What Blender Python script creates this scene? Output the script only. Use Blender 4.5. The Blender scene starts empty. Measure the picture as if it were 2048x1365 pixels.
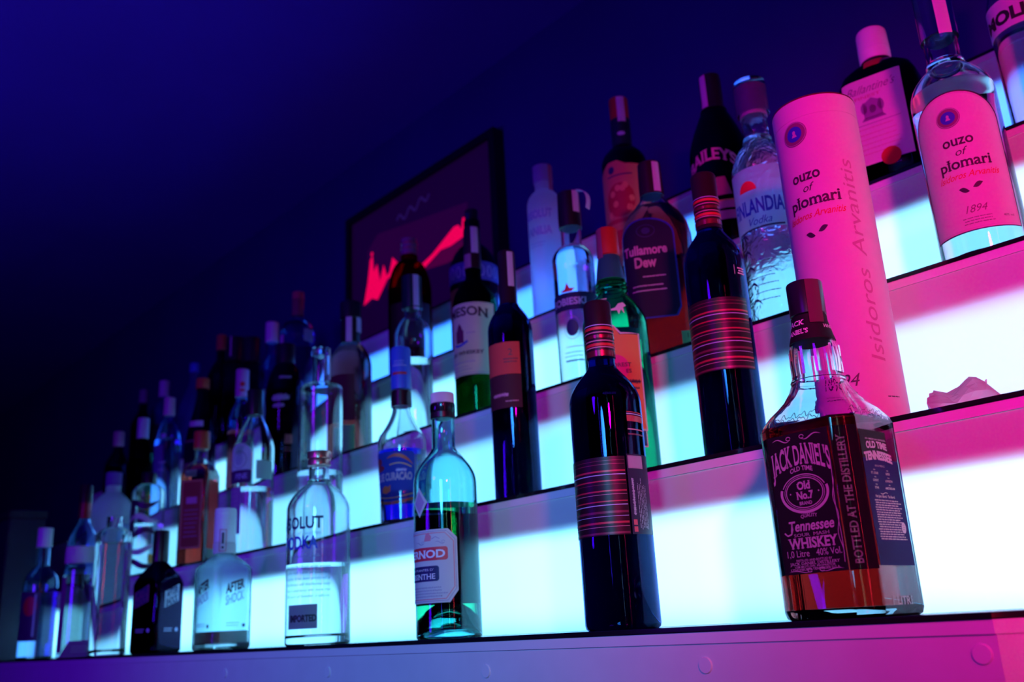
import bpy, bmesh, math, random
from mathutils import Vector, Matrix

S = bpy.context.scene
COL = S.collection
R = math.radians
PI = math.pi
random.seed(7)

# ------------------------------------------------------------------ camera, exposure, world, lamps
S.view_settings.view_transform = 'Standard'
S.view_settings.look = 'None'
S.view_settings.exposure = 0.0
S.view_settings.gamma = 1.0
S.view_settings.use_curve_mapping = False
S.cycles.max_bounces = 16
S.cycles.transmission_bounces = 16
S.cycles.transparent_max_bounces = 16
S.cycles.sample_clamp_indirect = 4.0

cam_d = bpy.data.cameras.new('camera')
cam = bpy.data.objects.new('camera', cam_d)
COL.objects.link(cam)
cam_d.sensor_width = 36.0
cam_d.lens = 1872.49 / 2048 * 36.0
cam_d.clip_start = 0.02
cam.matrix_world = Matrix((
    (0.663684, 0.254480, 0.703394, 0.0),
    (0.746212, -0.160035, -0.646186, -0.63845),
    (-0.051874, 0.953744, -0.296109, 0.00376),
    (0, 0, 0, 1)))
cam_d.dof.use_dof = True
cam_d.dof.focus_distance = 0.84
cam_d.dof.aperture_fstop = 6.3
S.camera = cam

w = bpy.data.worlds.new('world')
S.world = w
w.use_nodes = True
w.node_tree.nodes['Background'].inputs[0].default_value = (0.02, 0.004, 0.25, 1)
w.node_tree.nodes['Background'].inputs[1].default_value = 0.03

def lamp(name, kind, loc, target, energy, color, size=0.2, size_y=None, spread=None, spot=None, blend=.6):
    d = bpy.data.lights.new(name, kind)
    d.energy = energy
    d.color = color
    if kind == 'AREA':
        d.size = size
        if size_y:
            d.shape = 'RECTANGLE'
            d.size_y = size_y
        if spread:
            d.spread = R(spread)
    else:
        d.shadow_soft_size = size
    if kind == 'SPOT':
        d.spot_size = R(spot)
        d.spot_blend = blend
    o = bpy.data.objects.new(name, d)
    COL.objects.link(o)
    o.location = loc
    o.rotation_euler = (Vector(target) - Vector(loc)).to_track_quat('-Z', 'Y').to_euler()
    return o

# club lights in the room in front of the bar, plus one added fill
lamp('magenta_club_spot', 'SPOT', (0.42, -0.72, 0.50), (-0.17, 0.2, 0.30), 78, (1.0, 0.0, 0.27), .05, spot=60, blend=1.0)
lamp('violet_club_spot', 'SPOT', (-0.35, -2.6, 1.1), (-0.95, 0.3, 0.25), 48, (0.26, 0.0, 1.0), .25, spot=50, blend=1.0)
lamp('plum_fill_spot', 'SPOT', (-0.30, -1.6, 1.2), (-0.50, 0.42, 0.64), 26, (0.80, 0.03, 0.50), .05, spot=17, blend=1.0)  # added fill that lifts the flat whisky label out of shadow
lamp('azure_club_spot', 'SPOT', (0.15, -1.3, 0.45), (-1.00, 0.1, 0.09), 80, (0.05, 0.36, 0.72), .15, spot=37, blend=1.0)
lamp('blue_ceiling_wash', 'AREA', (-1.5, -1.5, 0.2), (-2.1, -0.5, 1.43), 14, (0.13, 0.0, 1.0), .5)
lamp('green_white_led_tube', 'AREA', (0.75, -1.1, 0.25), (-0.9, 0.1, 0.25), 0.36, (0.55, 1.0, 0.75), .010, 1.5)
lamp('red_led_tube', 'AREA', (1.15, -0.65, 0.25), (-0.7, 0.1, 0.25), 1.6, (1.0, 0.02, 0.06), .03, 1.5)
lamp('blue_led_tube', 'AREA', (0.10, -1.9, 0.35), (-0.9, 0.1, 0.3), 1.2, (0.12, 0.05, 1.0), .03, 1.2)

# shelf levels: front edge Y and top Z of every step
YL = [0.0, 0.1417, 0.2916, 0.4502, 0.6089]
ZL = [0.0, 0.1640, 0.3407, 0.5318, 0.7277]
XA, XB = -3.45, 0.55          # ends of the stepped shelf
PW = [(14, (0.19, 0.66, 1.0)), (7.2, (0.165, 0.62, 1.0)), (11.5, (0.18, 0.63, 1.0)), (19, (0.03, 0.20, 1.0))]
LX0, LX1 = -2.75, 0.52
for k in range(4):
    zc0, zc1 = ZL[k] + .002, ZL[k + 1] - .012
    lamp('shelf_backlight', 'AREA', ((LX0 + LX1) / 2, YL[k + 1] + .045, (zc0 + zc1) / 2),
         ((LX0 + LX1) / 2, 0 - 3, (zc0 + zc1) / 2), PW[k][0], PW[k][1], LX1 - LX0, zc1 - zc0, spread=95)

# ------------------------------------------------------------------ materials
MATS = {}
def nodes(name):
    m = bpy.data.materials.new(name)
    m.use_nodes = True
    m.node_tree.nodes.clear()
    return m, m.node_tree.nodes, m.node_tree.links

def c4(c):
    return (c[0], c[1], c[2], 1)

def pmat(name, col, rough=.5, metal=0.0, coat=0.0, var=0.0, scale=60, bump=0.0):
    if name in MATS:
        return MATS[name]
    m, n, l = nodes(name)
    o = n.new('ShaderNodeOutputMaterial')
    p = n.new('ShaderNodeBsdfPrincipled')
    p.inputs['Base Color'].default_value = c4(col)
    p.inputs['Roughness'].default_value = rough
    p.inputs['Metallic'].default_value = metal
    p.inputs['Coat Weight'].default_value = coat
    if var or bump:
        t = n.new('ShaderNodeTexCoord')
        z = n.new('ShaderNodeTexNoise')
        z.inputs['Scale'].default_value = scale
        z.inputs['Detail'].default_value = 4
        l.new(t.outputs['Object'], z.inputs['Vector'])
        if var:
            r = n.new('ShaderNodeValToRGB')
            r.color_ramp.elements[0].color = c4([max(0, x * (1 - var)) for x in col])
            r.color_ramp.elements[1].color = c4([min(1, x * (1 + var)) for x in col])
            r.color_ramp.elements[0].position = .3
            r.color_ramp.elements[1].position = .7
            l.new(z.outputs['Fac'], r.inputs[0])
            l.new(r.outputs[0], p.inputs['Base Color'])
        if bump:
            b = n.new('ShaderNodeBump')
            b.inputs['Strength'].default_value = bump
            b.inputs['Distance'].default_value = .002
            l.new(z.outputs['Fac'], b.inputs['Height'])
            l.new(b.outputs[0], p.inputs['Normal'])
    l.new(p.outputs[0], o.inputs[0])
    MATS[name] = m
    return m

def paper(name, col, trans=.25, rough=.7):
    """label paper: mostly diffuse, lets some light through from behind"""
    if name in MATS:
        return MATS[name]
    m, n, l = nodes(name)
    o = n.new('ShaderNodeOutputMaterial')
    p = n.new('ShaderNodeBsdfPrincipled')
    p.inputs['Roughness'].default_value = rough
    p.inputs['Specular IOR Level'].default_value = .25
    t = n.new('ShaderNodeTexCoord')
    z = n.new('ShaderNodeTexNoise')
    z.inputs['Scale'].default_value = 90
    l.new(t.outputs['Object'], z.inputs['Vector'])
    r = n.new('ShaderNodeValToRGB')
    r.color_ramp.elements[0].color = c4([x * .94 for x in col])
    r.color_ramp.elements[1].color = c4(col)
    l.new(z.outputs['Fac'], r.inputs[0])
    l.new(r.outputs[0], p.inputs['Base Color'])
    tr = n.new('ShaderNodeBsdfTranslucent')
    tr.inputs[0].default_value = c4(col)
    mx = n.new('ShaderNodeMixShader')
    mx.inputs[0].default_value = trans
    l.new(p.outputs[0], mx.inputs[1])
    l.new(tr.outputs[0], mx.inputs[2])
    l.new(mx.outputs[0], o.inputs[0])
    MATS[name] = m
    return m

def glass(name, tint=(1, 1, 1), rough=0.0, ior=1.5, absorb=None, dens=0.0, ripple=0.0):
    if name in MATS:
        return MATS[name]
    m, n, l = nodes(name)
    o = n.new('ShaderNodeOutputMaterial')
    g = n.new('ShaderNodeBsdfGlass')
    g.inputs['Color'].default_value = c4(tint)
    g.inputs['Roughness'].default_value = rough
    g.inputs['IOR'].default_value = ior
    if ripple:
        t = n.new('ShaderNodeTexCoord')
        z = n.new('ShaderNodeTexNoise')
        z.inputs['Scale'].default_value = 45
        z.inputs['Distortion'].default_value = 1.5
        b = n.new('ShaderNodeBump')
        b.inputs['Strength'].default_value = ripple
        b.inputs['Distance'].default_value = .004
        l.new(t.outputs['Object'], z.inputs['Vector'])
        l.new(z.outputs['Fac'], b.inputs['Height'])
        l.new(b.outputs[0], g.inputs['Normal'])
    l.new(g.outputs[0], o.inputs[0])
    if absorb:
        v = n.new('ShaderNodeVolumeAbsorption')
        v.inputs['Color'].default_value = c4(absorb)
        v.inputs['Density'].default_value = dens
        l.new(v.outputs[0], o.inputs['Volume'])
    MATS[name] = m
    return m

def frosted(name, col, trans=.6):
    """sand-blasted or painted glass: light from behind glows through it"""
    if name in MATS:
        return MATS[name]
    m, n, l = nodes(name)
    o = n.new('ShaderNodeOutputMaterial')
    d = n.new('ShaderNodeBsdfDiffuse')
    d.inputs[0].default_value = c4(col)
    t = n.new('ShaderNodeBsdfTranslucent')
    t.inputs[0].default_value = c4(col)
    mx = n.new('ShaderNodeMixShader')
    mx.inputs[0].default_value = trans
    g = n.new('ShaderNodeBsdfGlass')
    g.inputs['Color'].default_value = c4(col)
    g.inputs['Roughness'].default_value = .45
    m2 = n.new('ShaderNodeMixShader')
    m2.inputs[0].default_value = .55
    l.new(d.outputs[0], mx.inputs[1])
    l.new(t.outputs[0], mx.inputs[2])
    l.new(mx.outputs[0], m2.inputs[1])
    l.new(g.outputs[0], m2.inputs[2])
    l.new(m2.outputs[0], o.inputs[0])
    MATS[name] = m
    return m

def emit(name, col, s=1.0):
    if name in MATS:
        return MATS[name]
    m, n, l = nodes(name)
    o = n.new('ShaderNodeOutputMaterial')
    p = n.new('ShaderNodeBsdfPrincipled')
    p.inputs['Base Color'].default_value = (.01, .01, .015, 1)
    p.inputs['Roughness'].default_value = .25
    p.inputs['Emission Color'].default_value = c4(col)
    p.inputs['Emission Strength'].default_value = s
    l.new(p.outputs[0], o.inputs[0])
    MATS[name] = m
    return m

def acrylic():
    m, n, l = nodes('opal_acrylic')
    o = n.new('ShaderNodeOutputMaterial')
    d = n.new('ShaderNodeBsdfDiffuse')
    d.inputs[0].default_value = (.95, .95, .97, 1)
    t = n.new('ShaderNodeBsdfTranslucent')
    t.inputs[0].default_value = (.95, .97, 1, 1)
    mx = n.new('ShaderNodeMixShader')
    mx.inputs[0].default_value = .38
    g = n.new('ShaderNodeBsdfGlossy')
    g.inputs['Roughness'].default_value = .12
    f = n.new('ShaderNodeFresnel')
    f.inputs[0].default_value = 1.3
    m2 = n.new('ShaderNodeMixShader')
    l.new(d.outputs[0], mx.inputs[1])
    l.new(t.outputs[0], mx.inputs[2])
    l.new(f.outputs[0], m2.inputs[0])
    l.new(mx.outputs[0], m2.inputs[1])
    l.new(g.outputs[0], m2.inputs[2])
    l.new(m2.outputs[0], o.inputs[0])
    m3, n, l = nodes('clear_acrylic_back')
    o = n.new('ShaderNodeOutputMaterial')
    t = n.new('ShaderNodeBsdfTransparent')
    l.new(t.outputs[0], o.inputs[0])
    return m, m3

M_OPAL, M_CLEARBACK = acrylic()
M_WALL = pmat('navy_wall_paint', (.018, .004, .20), .7, var=.08, scale=3, bump=.05)
M_CEIL = pmat('indigo_ceiling_paint', (.07, .002, .42), .8, var=.06, scale=2)
M_DARK = pmat('black_room_paint', (.02, .02, .03), .7, var=.1, scale=4)
M_FASCIA = pmat('white_lacquered_board', (.72, .70, .74), .35, var=.03, scale=25)
M_TRIM = pmat('white_edge_trim', (.75, .73, .78), .3, var=.02, scale=30)
M_BLACKGLASS = pmat('black_glass_shelf', (.008, .006, .014), .09, var=.2, scale=20)
M_BAFFLE = pmat('black_baffle_board', (.02, .02, .02), .8, var=.1)
M_FLOOR = pmat('dark_floor_tile', (.03, .03, .04), .4, var=.2, scale=5)

G_CLEAR = glass('clear_bottle_glass', (.97, 1.0, 1.0))
G_BLUE = glass('blue_tinted_glass', (.72, .82, 1.0))
G_TEAL = glass('pale_green_bottle_glass', (.74, .96, .96))
G_GREEN = glass('green_bottle_glass', (.25, .82, .60))
G_DKGREEN = glass('dark_green_bottle_glass', (.03, .35, .16), absorb=(.1, .6, .3), dens=30)
G_AMBER = glass('amber_bottle_glass', (.55, .12, .03))
G_WINE = glass('dark_wine_bottle_glass', (.34, .42, 1.0), absorb=(.01, .04, .50), dens=190)
G_BLACK = glass('black_bottle_glass', (.3, .25, .6), absorb=(.05, .03, .2), dens=260)
G_RIPPLE = glass('rippled_ice_glass', (.9, .97, 1.0), rough=.12, ripple=.5)
G_ICE = frosted('frosted_ice_print', (.80, .93, 1.0), .75)
G_FROST = frosted('frosted_white_glass', (.92, .96, 1.0), .7)
G_SATIN = glass('satin_clear_glass', (.88, .98, 1.0), rough=.22)
L_WATER = glass('clear_spirit', (1, 1, 1), ior=1.36)
L_WHISKEY = glass('amber_whiskey', (1, 1, 1), ior=1.36, absorb=(.80, .05, .01), dens=75)
L_RUM = glass('dark_rum', (1, 1, 1), ior=1.36, absorb=(.62, .07, .03), dens=55)
L_GREEN = glass('pale_green_absinthe', (1, 1, 1), ior=1.36, absorb=(.04, .84, .46), dens=48)
L_BLUE = glass('deep_blue_liqueur', (1, 1, 1), ior=1.36, absorb=(.01, .03, .85), dens=90)
L_RED = glass('dark_red_liqueur', (1, 1, 1), ior=1.36, absorb=(.35, .01, .03), dens=70)
L_YELLOW = glass('yellow_liqueur', (1, 1, 1), ior=1.36, absorb=(.9, .75, .12), dens=22)

P_WHITE = paper('white_label_paper', (.82, .80, .78))
P_CREAM = paper('cream_label_paper', (.86, .84, .66), .5)
P_PINKISH = paper('pale_card_paper', (.68, .54, .62), .0)
P_BLACK = paper('black_label_paper', (.006, .005, .007), 0)
P_ORANGE = paper('orange_label_paper', (.85, .32, .10), .3)
P_RED = paper('red_label_paper', (.65, .02, .03), .15)
P_PINK = paper('hot_pink_print', (.85, .04, .25), .25)
P_NAVY = paper('navy_label_paper', (.015, .02, .09), .05)
P_BLUE = paper('blue_label_paper', (.03, .07, .45), .2)
P_DARKBACK = paper('dark_back_label_paper', (.05, .012, .03), .05)
P_GREY = paper('grey_print', (.30, .30, .36), .3)
P_YELLOW = paper('amber_label_paper', (.78, .42, .08), .25)
P_LILAC = paper('lilac_strip_paper', (.70, .55, .78), .2)
P_GREENW = paper('pale_green_paper', (.30, .90, .35), .5)
I_BLACK = pmat('black_ink', (.006, .005, .012), .5)
I_DARK = pmat('dark_plum_ink', (.03, .008, .03), .5)
I_NAVY = pmat('navy_ink', (.01, .015, .10), .5)
I_BLUE = pmat('cobalt_ink', (.02, .04, .5), .5)
I_WHITE = pmat('white_ink', (.85, .83, .85), .5)
I_FAINT = pmat('faint_rose_ink', (.46, .24, .34), .6)
I_RED = pmat('red_ink', (.60, .012, .02), .5)
I_GOLD = pmat('gold_ink', (.75, .45, .12), .4)
I_GREYV = pmat('grey_violet_ink', (.45, .38, .5), .5)
I_ROSE = pmat('rose_stripe_ink', (.50, .20, .30), .4)
I_LILAC = pmat('lilac_stripe_ink', (.42, .40, .70), .4)
C_BLACK = pmat('black_plastic_cap', (.012, .01, .014), .3, bump=.02)
C_WHITE = pmat('white_plastic_cap', (.80, .78, .80), .35)
C_PINK = pmat('rose_plastic_cap', (.85, .45, .62), .4)
C_RED = pmat('red_cap_lacquer', (.42, .02, .01), .4)
C_ORANGE = pmat('orange_cap_lacquer', (.55, .10, .03), .4)
C_COPPER = pmat('copper_cap_metal', (.90, .38, .30), .28, metal=.9)
C_GOLD = pmat('gold_cap_metal', (.80, .50, .20), .3, metal=.9)
C_BLUE = pmat('blue_cap_lacquer', (.05, .10, .62), .35)
C_WINEFOIL = pmat('dark_wine_foil', (.035, .008, .02), .3, metal=.4)
C_REDFOIL = pmat('dark_red_foil', (.30, .03, .06), .25, metal=.7)
C_GREENFOIL = pmat('dark_green_foil', (.01, .05, .04), .3, metal=.3)
C_CLEARCAP = glass('clear_plastic_cap', (.75, .8, .95), rough=.1)
C_SILVER = pmat('silver_cap_metal', (.75, .72, .78), .25, metal=.9)

# ------------------------------------------------------------------ object helpers
def link(name, me, parent=None, loc=None):
    o = bpy.data.objects.new(name, me)
    COL.objects.link(o)
    if parent:
        o.parent = parent
    if loc:
        o.location = loc
    return o

def from_bm(name, bm, mats, parent=None, smooth=True, loc=None, angle=40):
    me = bpy.data.meshes.new(name)
    bm.normal_update()
    bm.to_mesh(me)
    bm.free()
    for m in (mats if isinstance(mats, (list, tuple)) else [mats]):
        me.materials.append(m)
    if smooth:
        me.polygons.foreach_set('use_smooth', [True] * len(me.polygons))
        try:
            me.set_sharp_from_angle(angle=R(angle))
        except Exception:
            pass
    return link(name, me, parent, loc)

def tag(o, label=None, cat=None, group=None, kind=None):
    if label: o['label'] = label
    if cat: o['category'] = cat
    if group: o['group'] = group
    if kind: o['kind'] = kind
    return o

def box_bm(bm, x0, y0, z0, x1, y1, z1, mi=0):
    vs = [bm.verts.new(p) for p in ((x0, y0, z0), (x1, y0, z0), (x1, y1, z0), (x0, y1, z0), (x0, y0, z1), (x1, y0, z1), (x1, y1, z1), (x0, y1, z1))]
    fs = []
    for q in ((0, 3, 2, 1), (4, 5, 6, 7), (0, 1, 5, 4), (1, 2, 6, 5), (2, 3, 7, 6), (3, 0, 4, 7)):
        f = bm.faces.new([vs[i] for i in q])
        f.material_index = mi
        fs.append(f)
    return fs

def box(name, x0, y0, z0, x1, y1, z1, mat, parent=None, bevel=0.0):
    bm = bmesh.new()
    box_bm(bm, x0, y0, z0, x1, y1, z1)
    if bevel:
        bmesh.ops.bevel(bm, geom=bm.edges[:], offset=bevel, segments=2, affect='EDGES')
    return from_bm(name, bm, mat, parent, smooth=False)

def curve(z0, r0, z1, r1, n=12, p=2.4, q=1.6):
    """shoulder from (z0, r0) up to (z1, r1)"""
    out = []
    for i in range(n + 1):
        t = i / n
        f = max(0, 1 - t ** p) ** q
        out.append((z0 + (z1 - z0) * t, r1 + (r0 - r1) * f))
    return out

class Surf:
    """outer surface of a turned or rounded-rectangular body: levels (z, half width, half depth, corner fraction)"""
    def __init__(s, levels, K=11, flat=0.0):
        s.L = [(l[0], l[1], l[1], 1.0) if len(l) == 2 else tuple(l) for l in levels]
        s.K = K
        s.flat = flat
    def at(s, z):
        L = s.L
        if z <= L[0][0]: return L[0][1:]
        for a, b in zip(L, L[1:]):
            if a[0] <= z <= b[0] and b[0] > a[0]:
                t = (z - a[0]) / (b[0] - a[0])
                return tuple(a[i] + (b[i] - a[i]) * t for i in (1, 2, 3))
        return L[-1][1:]
    def section(s, hx, hy, cr):
        c = cr * min(hx, hy)
        n = s.K + 1
        pts = []
        fl = s.flat * (1 - cr) if s.flat else 0
        for qi, (sx, sy, a0) in enumerate(((1, -1, -90), (1, 1, 0), (-1, 1, 90), (-1, -1, 180))):
            cx, cy = sx * (hx - c), sy * (hy - c)
            A = (math.cos(R(a0)), math.sin(R(a0)))
            B = (math.cos(R(a0 + 90)), math.sin(R(a0 + 90)))
            for i in range(n):
                t = (i + .5) / n
                a = R(a0 + 90 * t)
                x, y = math.cos(a), math.sin(a)
                if fl:
                    x = x * (1 - fl) + (A[0] + (B[0] - A[0]) * t) * fl
                    y = y * (1 - fl) + (A[1] + (B[1] - A[1]) * t) * fl
                pts.append((cx + c * x, cy + c * y))
        return pts
    def point(s, u, z, off=0.0, uref=None):
        """u: arc length from the front centre (local -Y), positive to the viewer's right"""
        hx, hy, cr = s.at(z)
        if uref and s.L:
            u = u * (hx / uref)
        if cr > .999 and abs(hx - hy) < 1e-6:
            th = u / hx
            return Vector(((hx + off) * math.sin(th), -(hx + off) * math.cos(th), z))
        sg = 1 if u >= 0 else -1
        u = abs(u)
        c = cr * min(hx, hy)
        fx, fy = hx - c, 2 * (hy - c)
        arc = c * PI / 2 if not s.flat else c * 1.41421
        if u <= fx:
            p, nrm = (u, -hy), (0, -1)
        elif u <= fx + arc:
            t = (u - fx) / arc
            if s.flat:
                p = (fx + c * t, -hy + c * t)
                nrm = (.70711, -.70711)
            else:
                a = -PI / 2 + t * PI / 2
                p = (fx + c * math.cos(a), -(hy - c) + c * math.sin(a))
                nrm = (math.cos(a), math.sin(a))
        elif u <= fx + arc + fy:
            p, nrm = (hx, -(hy - c) + (u - fx - arc)), (1, 0)
        else:
            t = min(1, (u - fx - arc - fy) / max(arc, 1e-6))
            a = t * PI / 2
            p = (fx + c * math.cos(a), (hy - c) + c * math.sin(a))
            nrm = (math.cos(a), math.sin(a))
        return Vector((sg * (p[0] + nrm[0] * off), p[1] + nrm[1] * off, z))
    def loft(s, bm, levels, cap0=True, cap1=True, mi=0):
        rings = []
        for l in levels:
            l = (l[0], l[1], l[1], 1.0) if len(l) == 2 else l
            rings.append([bm.verts.new((x, y, l[0])) for x, y in s.section(max(l[1], 1e-5), max(l[2], 1e-5), l[3])])
        N = len(rings[0])
        for a, b in zip(rings, rings[1:]):
            for i in range(N):
                f = bm.faces.new((a[i], a[(i + 1) % N], b[(i + 1) % N], b[i]))
                f.material_index = mi
        if cap0: bm.faces.new(rings[0][::-1]).material_index = mi
        if cap1: bm.faces.new(rings[-1]).material_index = mi

def inset(l, t):
    if len(l) == 2:
        return (l[0], max(l[1] - t, .0006))
    return (l[0], max(l[1] - t, .0006), max(l[2] - t, .0006), l[3])

def scale_l(l, z, f):
    if len(l) == 2:
        return (z, l[1] * f)
    return (z, l[1] * f, l[2] * f, l[3])

class Bottle:
    def __init__(s, kind, label, cat, X, lev, off, rz, group=None, z=None):
        s.root = link(kind, None)
        s.root.empty_display_size = .02
        s.root.location = (X, YL[lev] + off, ZL[lev] if z is None else z)
        s.root.rotation_euler = (0, 0, R(rz))
        tag(s.root, label, cat, group)
    def body(s, levels, mat, wall=.0028, base=.006, punt=0.0, K=11, flat=0.0, solid=False, name='glass_body', liquid=None, level=None, smooth_angle=40):
        lv = list(levels)
        s.surf = Surf(lv, K, flat)
        s.top = lv[-1][0]
        bm = bmesh.new()
        full = lambda l: l
        b0 = lv[0]
        outer = [scale_l(b0, b0[0], .86)] + lv
        if solid:
            s.surf.loft(bm, outer)
        else:
            inner = [inset(l, wall) for l in lv if l[0] >= base + .002]
            first = inner[0]
            nb = []
            for i, f in enumerate((.05, .3, .55, .75, .9, .985)):
                nb.append(scale_l(first, base + punt * (1 - f ** 2.2), f))
            inner = nb + inner
            path = [scale_l(b0, punt * .8 * (1 - f ** 2.0), f) for f in ((.05, .3, .55, .75, .84) if punt else ())] 
            path = path + outer + inner[::-1]
            # outer bottom dome (punt), outer wall up, rim, inner wall down
            s.surf.loft(bm, path)
            s.inner = inner
        bmesh.ops.recalc_face_normals(bm, faces=bm.faces[:])
        o = from_bm(name, bm, mat, s.root, angle=smooth_angle)
        s.glass = o
        if liquid:
            s.fill(liquid, level)
        return o
    def fill(s, mat, level, name='liquid'):
        e = -.0004
        lv = []
        for a, b in zip(s.inner, s.inner[1:] + [None]):
            if a[0] >= level: break
            lv.append(inset(a, e))
            if b and b[0] > level and b[0] > a[0]:
                t = (level - a[0]) / (b[0] - a[0])
                m = tuple(a[i] + (b[i] - a[i]) * t for i in range(len(a)))
                lv.append(inset(m, e))
                break
        lv[0] = (lv[0][0] - .0003,) + tuple(lv[0][1:])
        bm = bmesh.new()
        s.surf.loft(bm, lv)
        bmesh.ops.recalc_face_normals(bm, faces=bm.faces[:])
        return from_bm(name, bm, mat, s.root)
    def turned(s, name, levels, mat, parent=None, K=7, ribs=0, rib=.0004):
        """a cap, capsule or ring turned about the axis"""
        sf = Surf(levels, K)
        bm = bmesh.new()
        N = (K + 1) * 4
        if ribs:
            sf = Surf(levels, ribs // 4 * 2 - 1)
        sf.loft(bm, levels)
        if ribs:
            bm.verts.ensure_lookup_table()
            n = len(sf.section(1, 1, 1))
            for i, v in enumerate(bm.verts):
                if (i % n) % 2 == 0:
                    r = math.hypot(v.co.x, v.co.y)
                    if r > levels[-1][1] * .7:
                        v.co.x *= 1 - rib / r
                        v.co.y *= 1 - rib / r
        bmesh.ops.recalc_face_normals(bm, faces=bm.faces[:])
        o = from_bm(name, bm, mat, parent or s.root, angle=35)
        o['_r'] = 0
        del o['_r']
        s.capsurf = Surf(levels)
        return o
    def cap(s, z0, z1, r, mat, name='cap', r0=None, ribs=0, bev=.0012):
        r0 = r0 or r
        lv = [(z0, r0 - bev * .5), (z0 + bev * .5, r0), (z1 - bev * 1.2, r), (z1 - bev * .4, r - bev * .35), (z1, r - bev * 1.1)]
        return s.turned(name, lv, mat, ribs=ribs)
    def sleeve(s, z0, z1, mat, name='capsule', extra=.0007, top=True, bev=.001):
        """foil following the neck of the bottle from z0 up to and over its top"""
        pts = [(z0, s.surf.at(z0)[0] + extra)]
        for l in s.surf.L:
            if z0 < l[0] < min(z1, s.top):
                pts.append((l[0], l[1] + extra))
        rt = s.surf.at(min(z1, s.top))[0] + extra
        pts += [(z1 - bev, rt), (z1, rt - bev)]
        return s.turned(name, pts, mat)
    def decal(s, name, shapes, mats, off=.0003, thick=0.0, parent=None, surf=None, uref=None, step=.004, zstep=None, u0=0.0):
        """shapes: list of (verts2d, faces, material index) in label space (u, z); wrapped on to the surface"""
        sf = surf or s.surf
        bm = bmesh.new()
        for vs, fs, mi in shapes:
            bv = [bm.verts.new((x + u0, z, 0)) for x, z in vs]
            for f in fs:
                try:
                    bm.faces.new([bv[i] for i in f]).material_index = mi
                except ValueError:
                    pass
        us = [v.co.x for v in bm.verts]
        zs = [v.co.y for v in bm.verts]
        if not us:
            bm.free()
            return None
        def cut(axis, lo, hi, st):
            k = math.floor(lo / st) + 1
            while k * st < hi:
                co = (k * st, 0, 0) if axis == 0 else (0, k * st, 0)
                no = (1, 0, 0) if axis == 0 else (0, 1, 0)
                bmesh.ops.bisect_plane(bm, geom=bm.verts[:] + bm.edges[:] + bm.faces[:], plane_co=co, plane_no=no, dist=1e-6)
                k += 1
        cut(0, min(us), max(us), step)
        if zstep:
            cut(1, min(zs), max(zs), zstep)
        if thick:
            r = bmesh.ops.extrude_face_region(bm, geom=bm.faces[:])
            for v in r['geom']:
                if isinstance(v, bmesh.types.BMVert):
                    v.co.z = 1
        for v in bm.verts:
            u, z, wv = v.co
            v.co = sf.point(u, z, off + wv * thick, uref)
        if thick:
            bmesh.ops.recalc_face_normals(bm, faces=bm.faces[:])
        return from_bm(name, bm, mats, parent or s.root, angle=50)

# ------------------------------------------------------------------ flat shapes and lettering in label space
def poly(pts, mi=0):
    return (pts, [list(range(len(pts)))], mi)

def rect(u0, z0, u1, z1, mi=0, r=0.0, arch=0.0):
    if r:
        pts = []
        for cx, cz, a in ((u1 - r, z0 + r, -90), (u1 - r, z1 - r, 0), (u0 + r, z1 - r, 90), (u0 + r, z0 + r, 180)):
            for i in range(6):
                t = R(a + 18 * i)
                pts.append((cx + r * math.cos(t), cz + r * math.sin(t)))
        return poly(pts, mi)
    pts = [(u0, z0), (u1, z0), (u1, z1)]
    if arch:
        for i in range(1, 16):
            t = PI * i / 16
            pts.append(((u0 + u1) / 2 + (u1 - u0) / 2 * math.cos(t), z1 + arch * math.sin(t)))
    pts.append((u0, z1))
    return poly(pts, mi)

def disc(u, z, a, b=None, mi=0, n=28):
    b = b or a
    return poly([(u + a * math.cos(2 * PI * i / n), z + b * math.sin(2 * PI * i / n)) for i in range(n)], mi)

def ring(u, z, a, b, wd, mi=0, n=40, a0=0, a1=360):
    vs, fs = [], []
    for i in range(n + 1):
        t = R(a0 + (a1 - a0) * i / n)
        vs += [(u + (a - wd) * math.cos(t), z + (b - wd) * math.sin(t)), (u + a * math.cos(t), z + b * math.sin(t))]
        if i: fs.append([2 * i - 2, 2 * i - 1, 2 * i + 1, 2 * i])
    return (vs, fs, mi)

def stroke(pts, wd, mi=0, taper=False):
    vs, fs = [], []
    n = len(pts)
    for i, (x, z) in enumerate(pts):
        a = pts[max(i - 1, 0)]
        b = pts[min(i + 1, n - 1)]
        dx, dz = b[0] - a[0], b[1] - a[1]
        d = math.hypot(dx, dz) or 1
        ww = wd / 2 * (math.sin(PI * (i + .6) / (n + .2)) if taper else 1)
        vs += [(x + dz / d * ww, z - dx / d * ww), (x - dz / d * ww, z + dx / d * ww)]
        if i: fs.append([2 * i - 2, 2 * i, 2 * i + 1, 2 * i - 1])
    return (vs, fs, mi)

def frame(u0, z0, u1, z1, wd, mi=0):
    vs = [(u0, z0), (u1, z0), (u1, z1), (u0, z1), (u0 + wd, z0 + wd), (u1 - wd, z0 + wd), (u1 - wd, z1 - wd), (u0 + wd, z1 - wd)]
    return (vs, [[0, 1, 5, 4], [1, 2, 6, 5], [2, 3, 7, 6], [3, 0, 4, 7]], mi)

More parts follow.
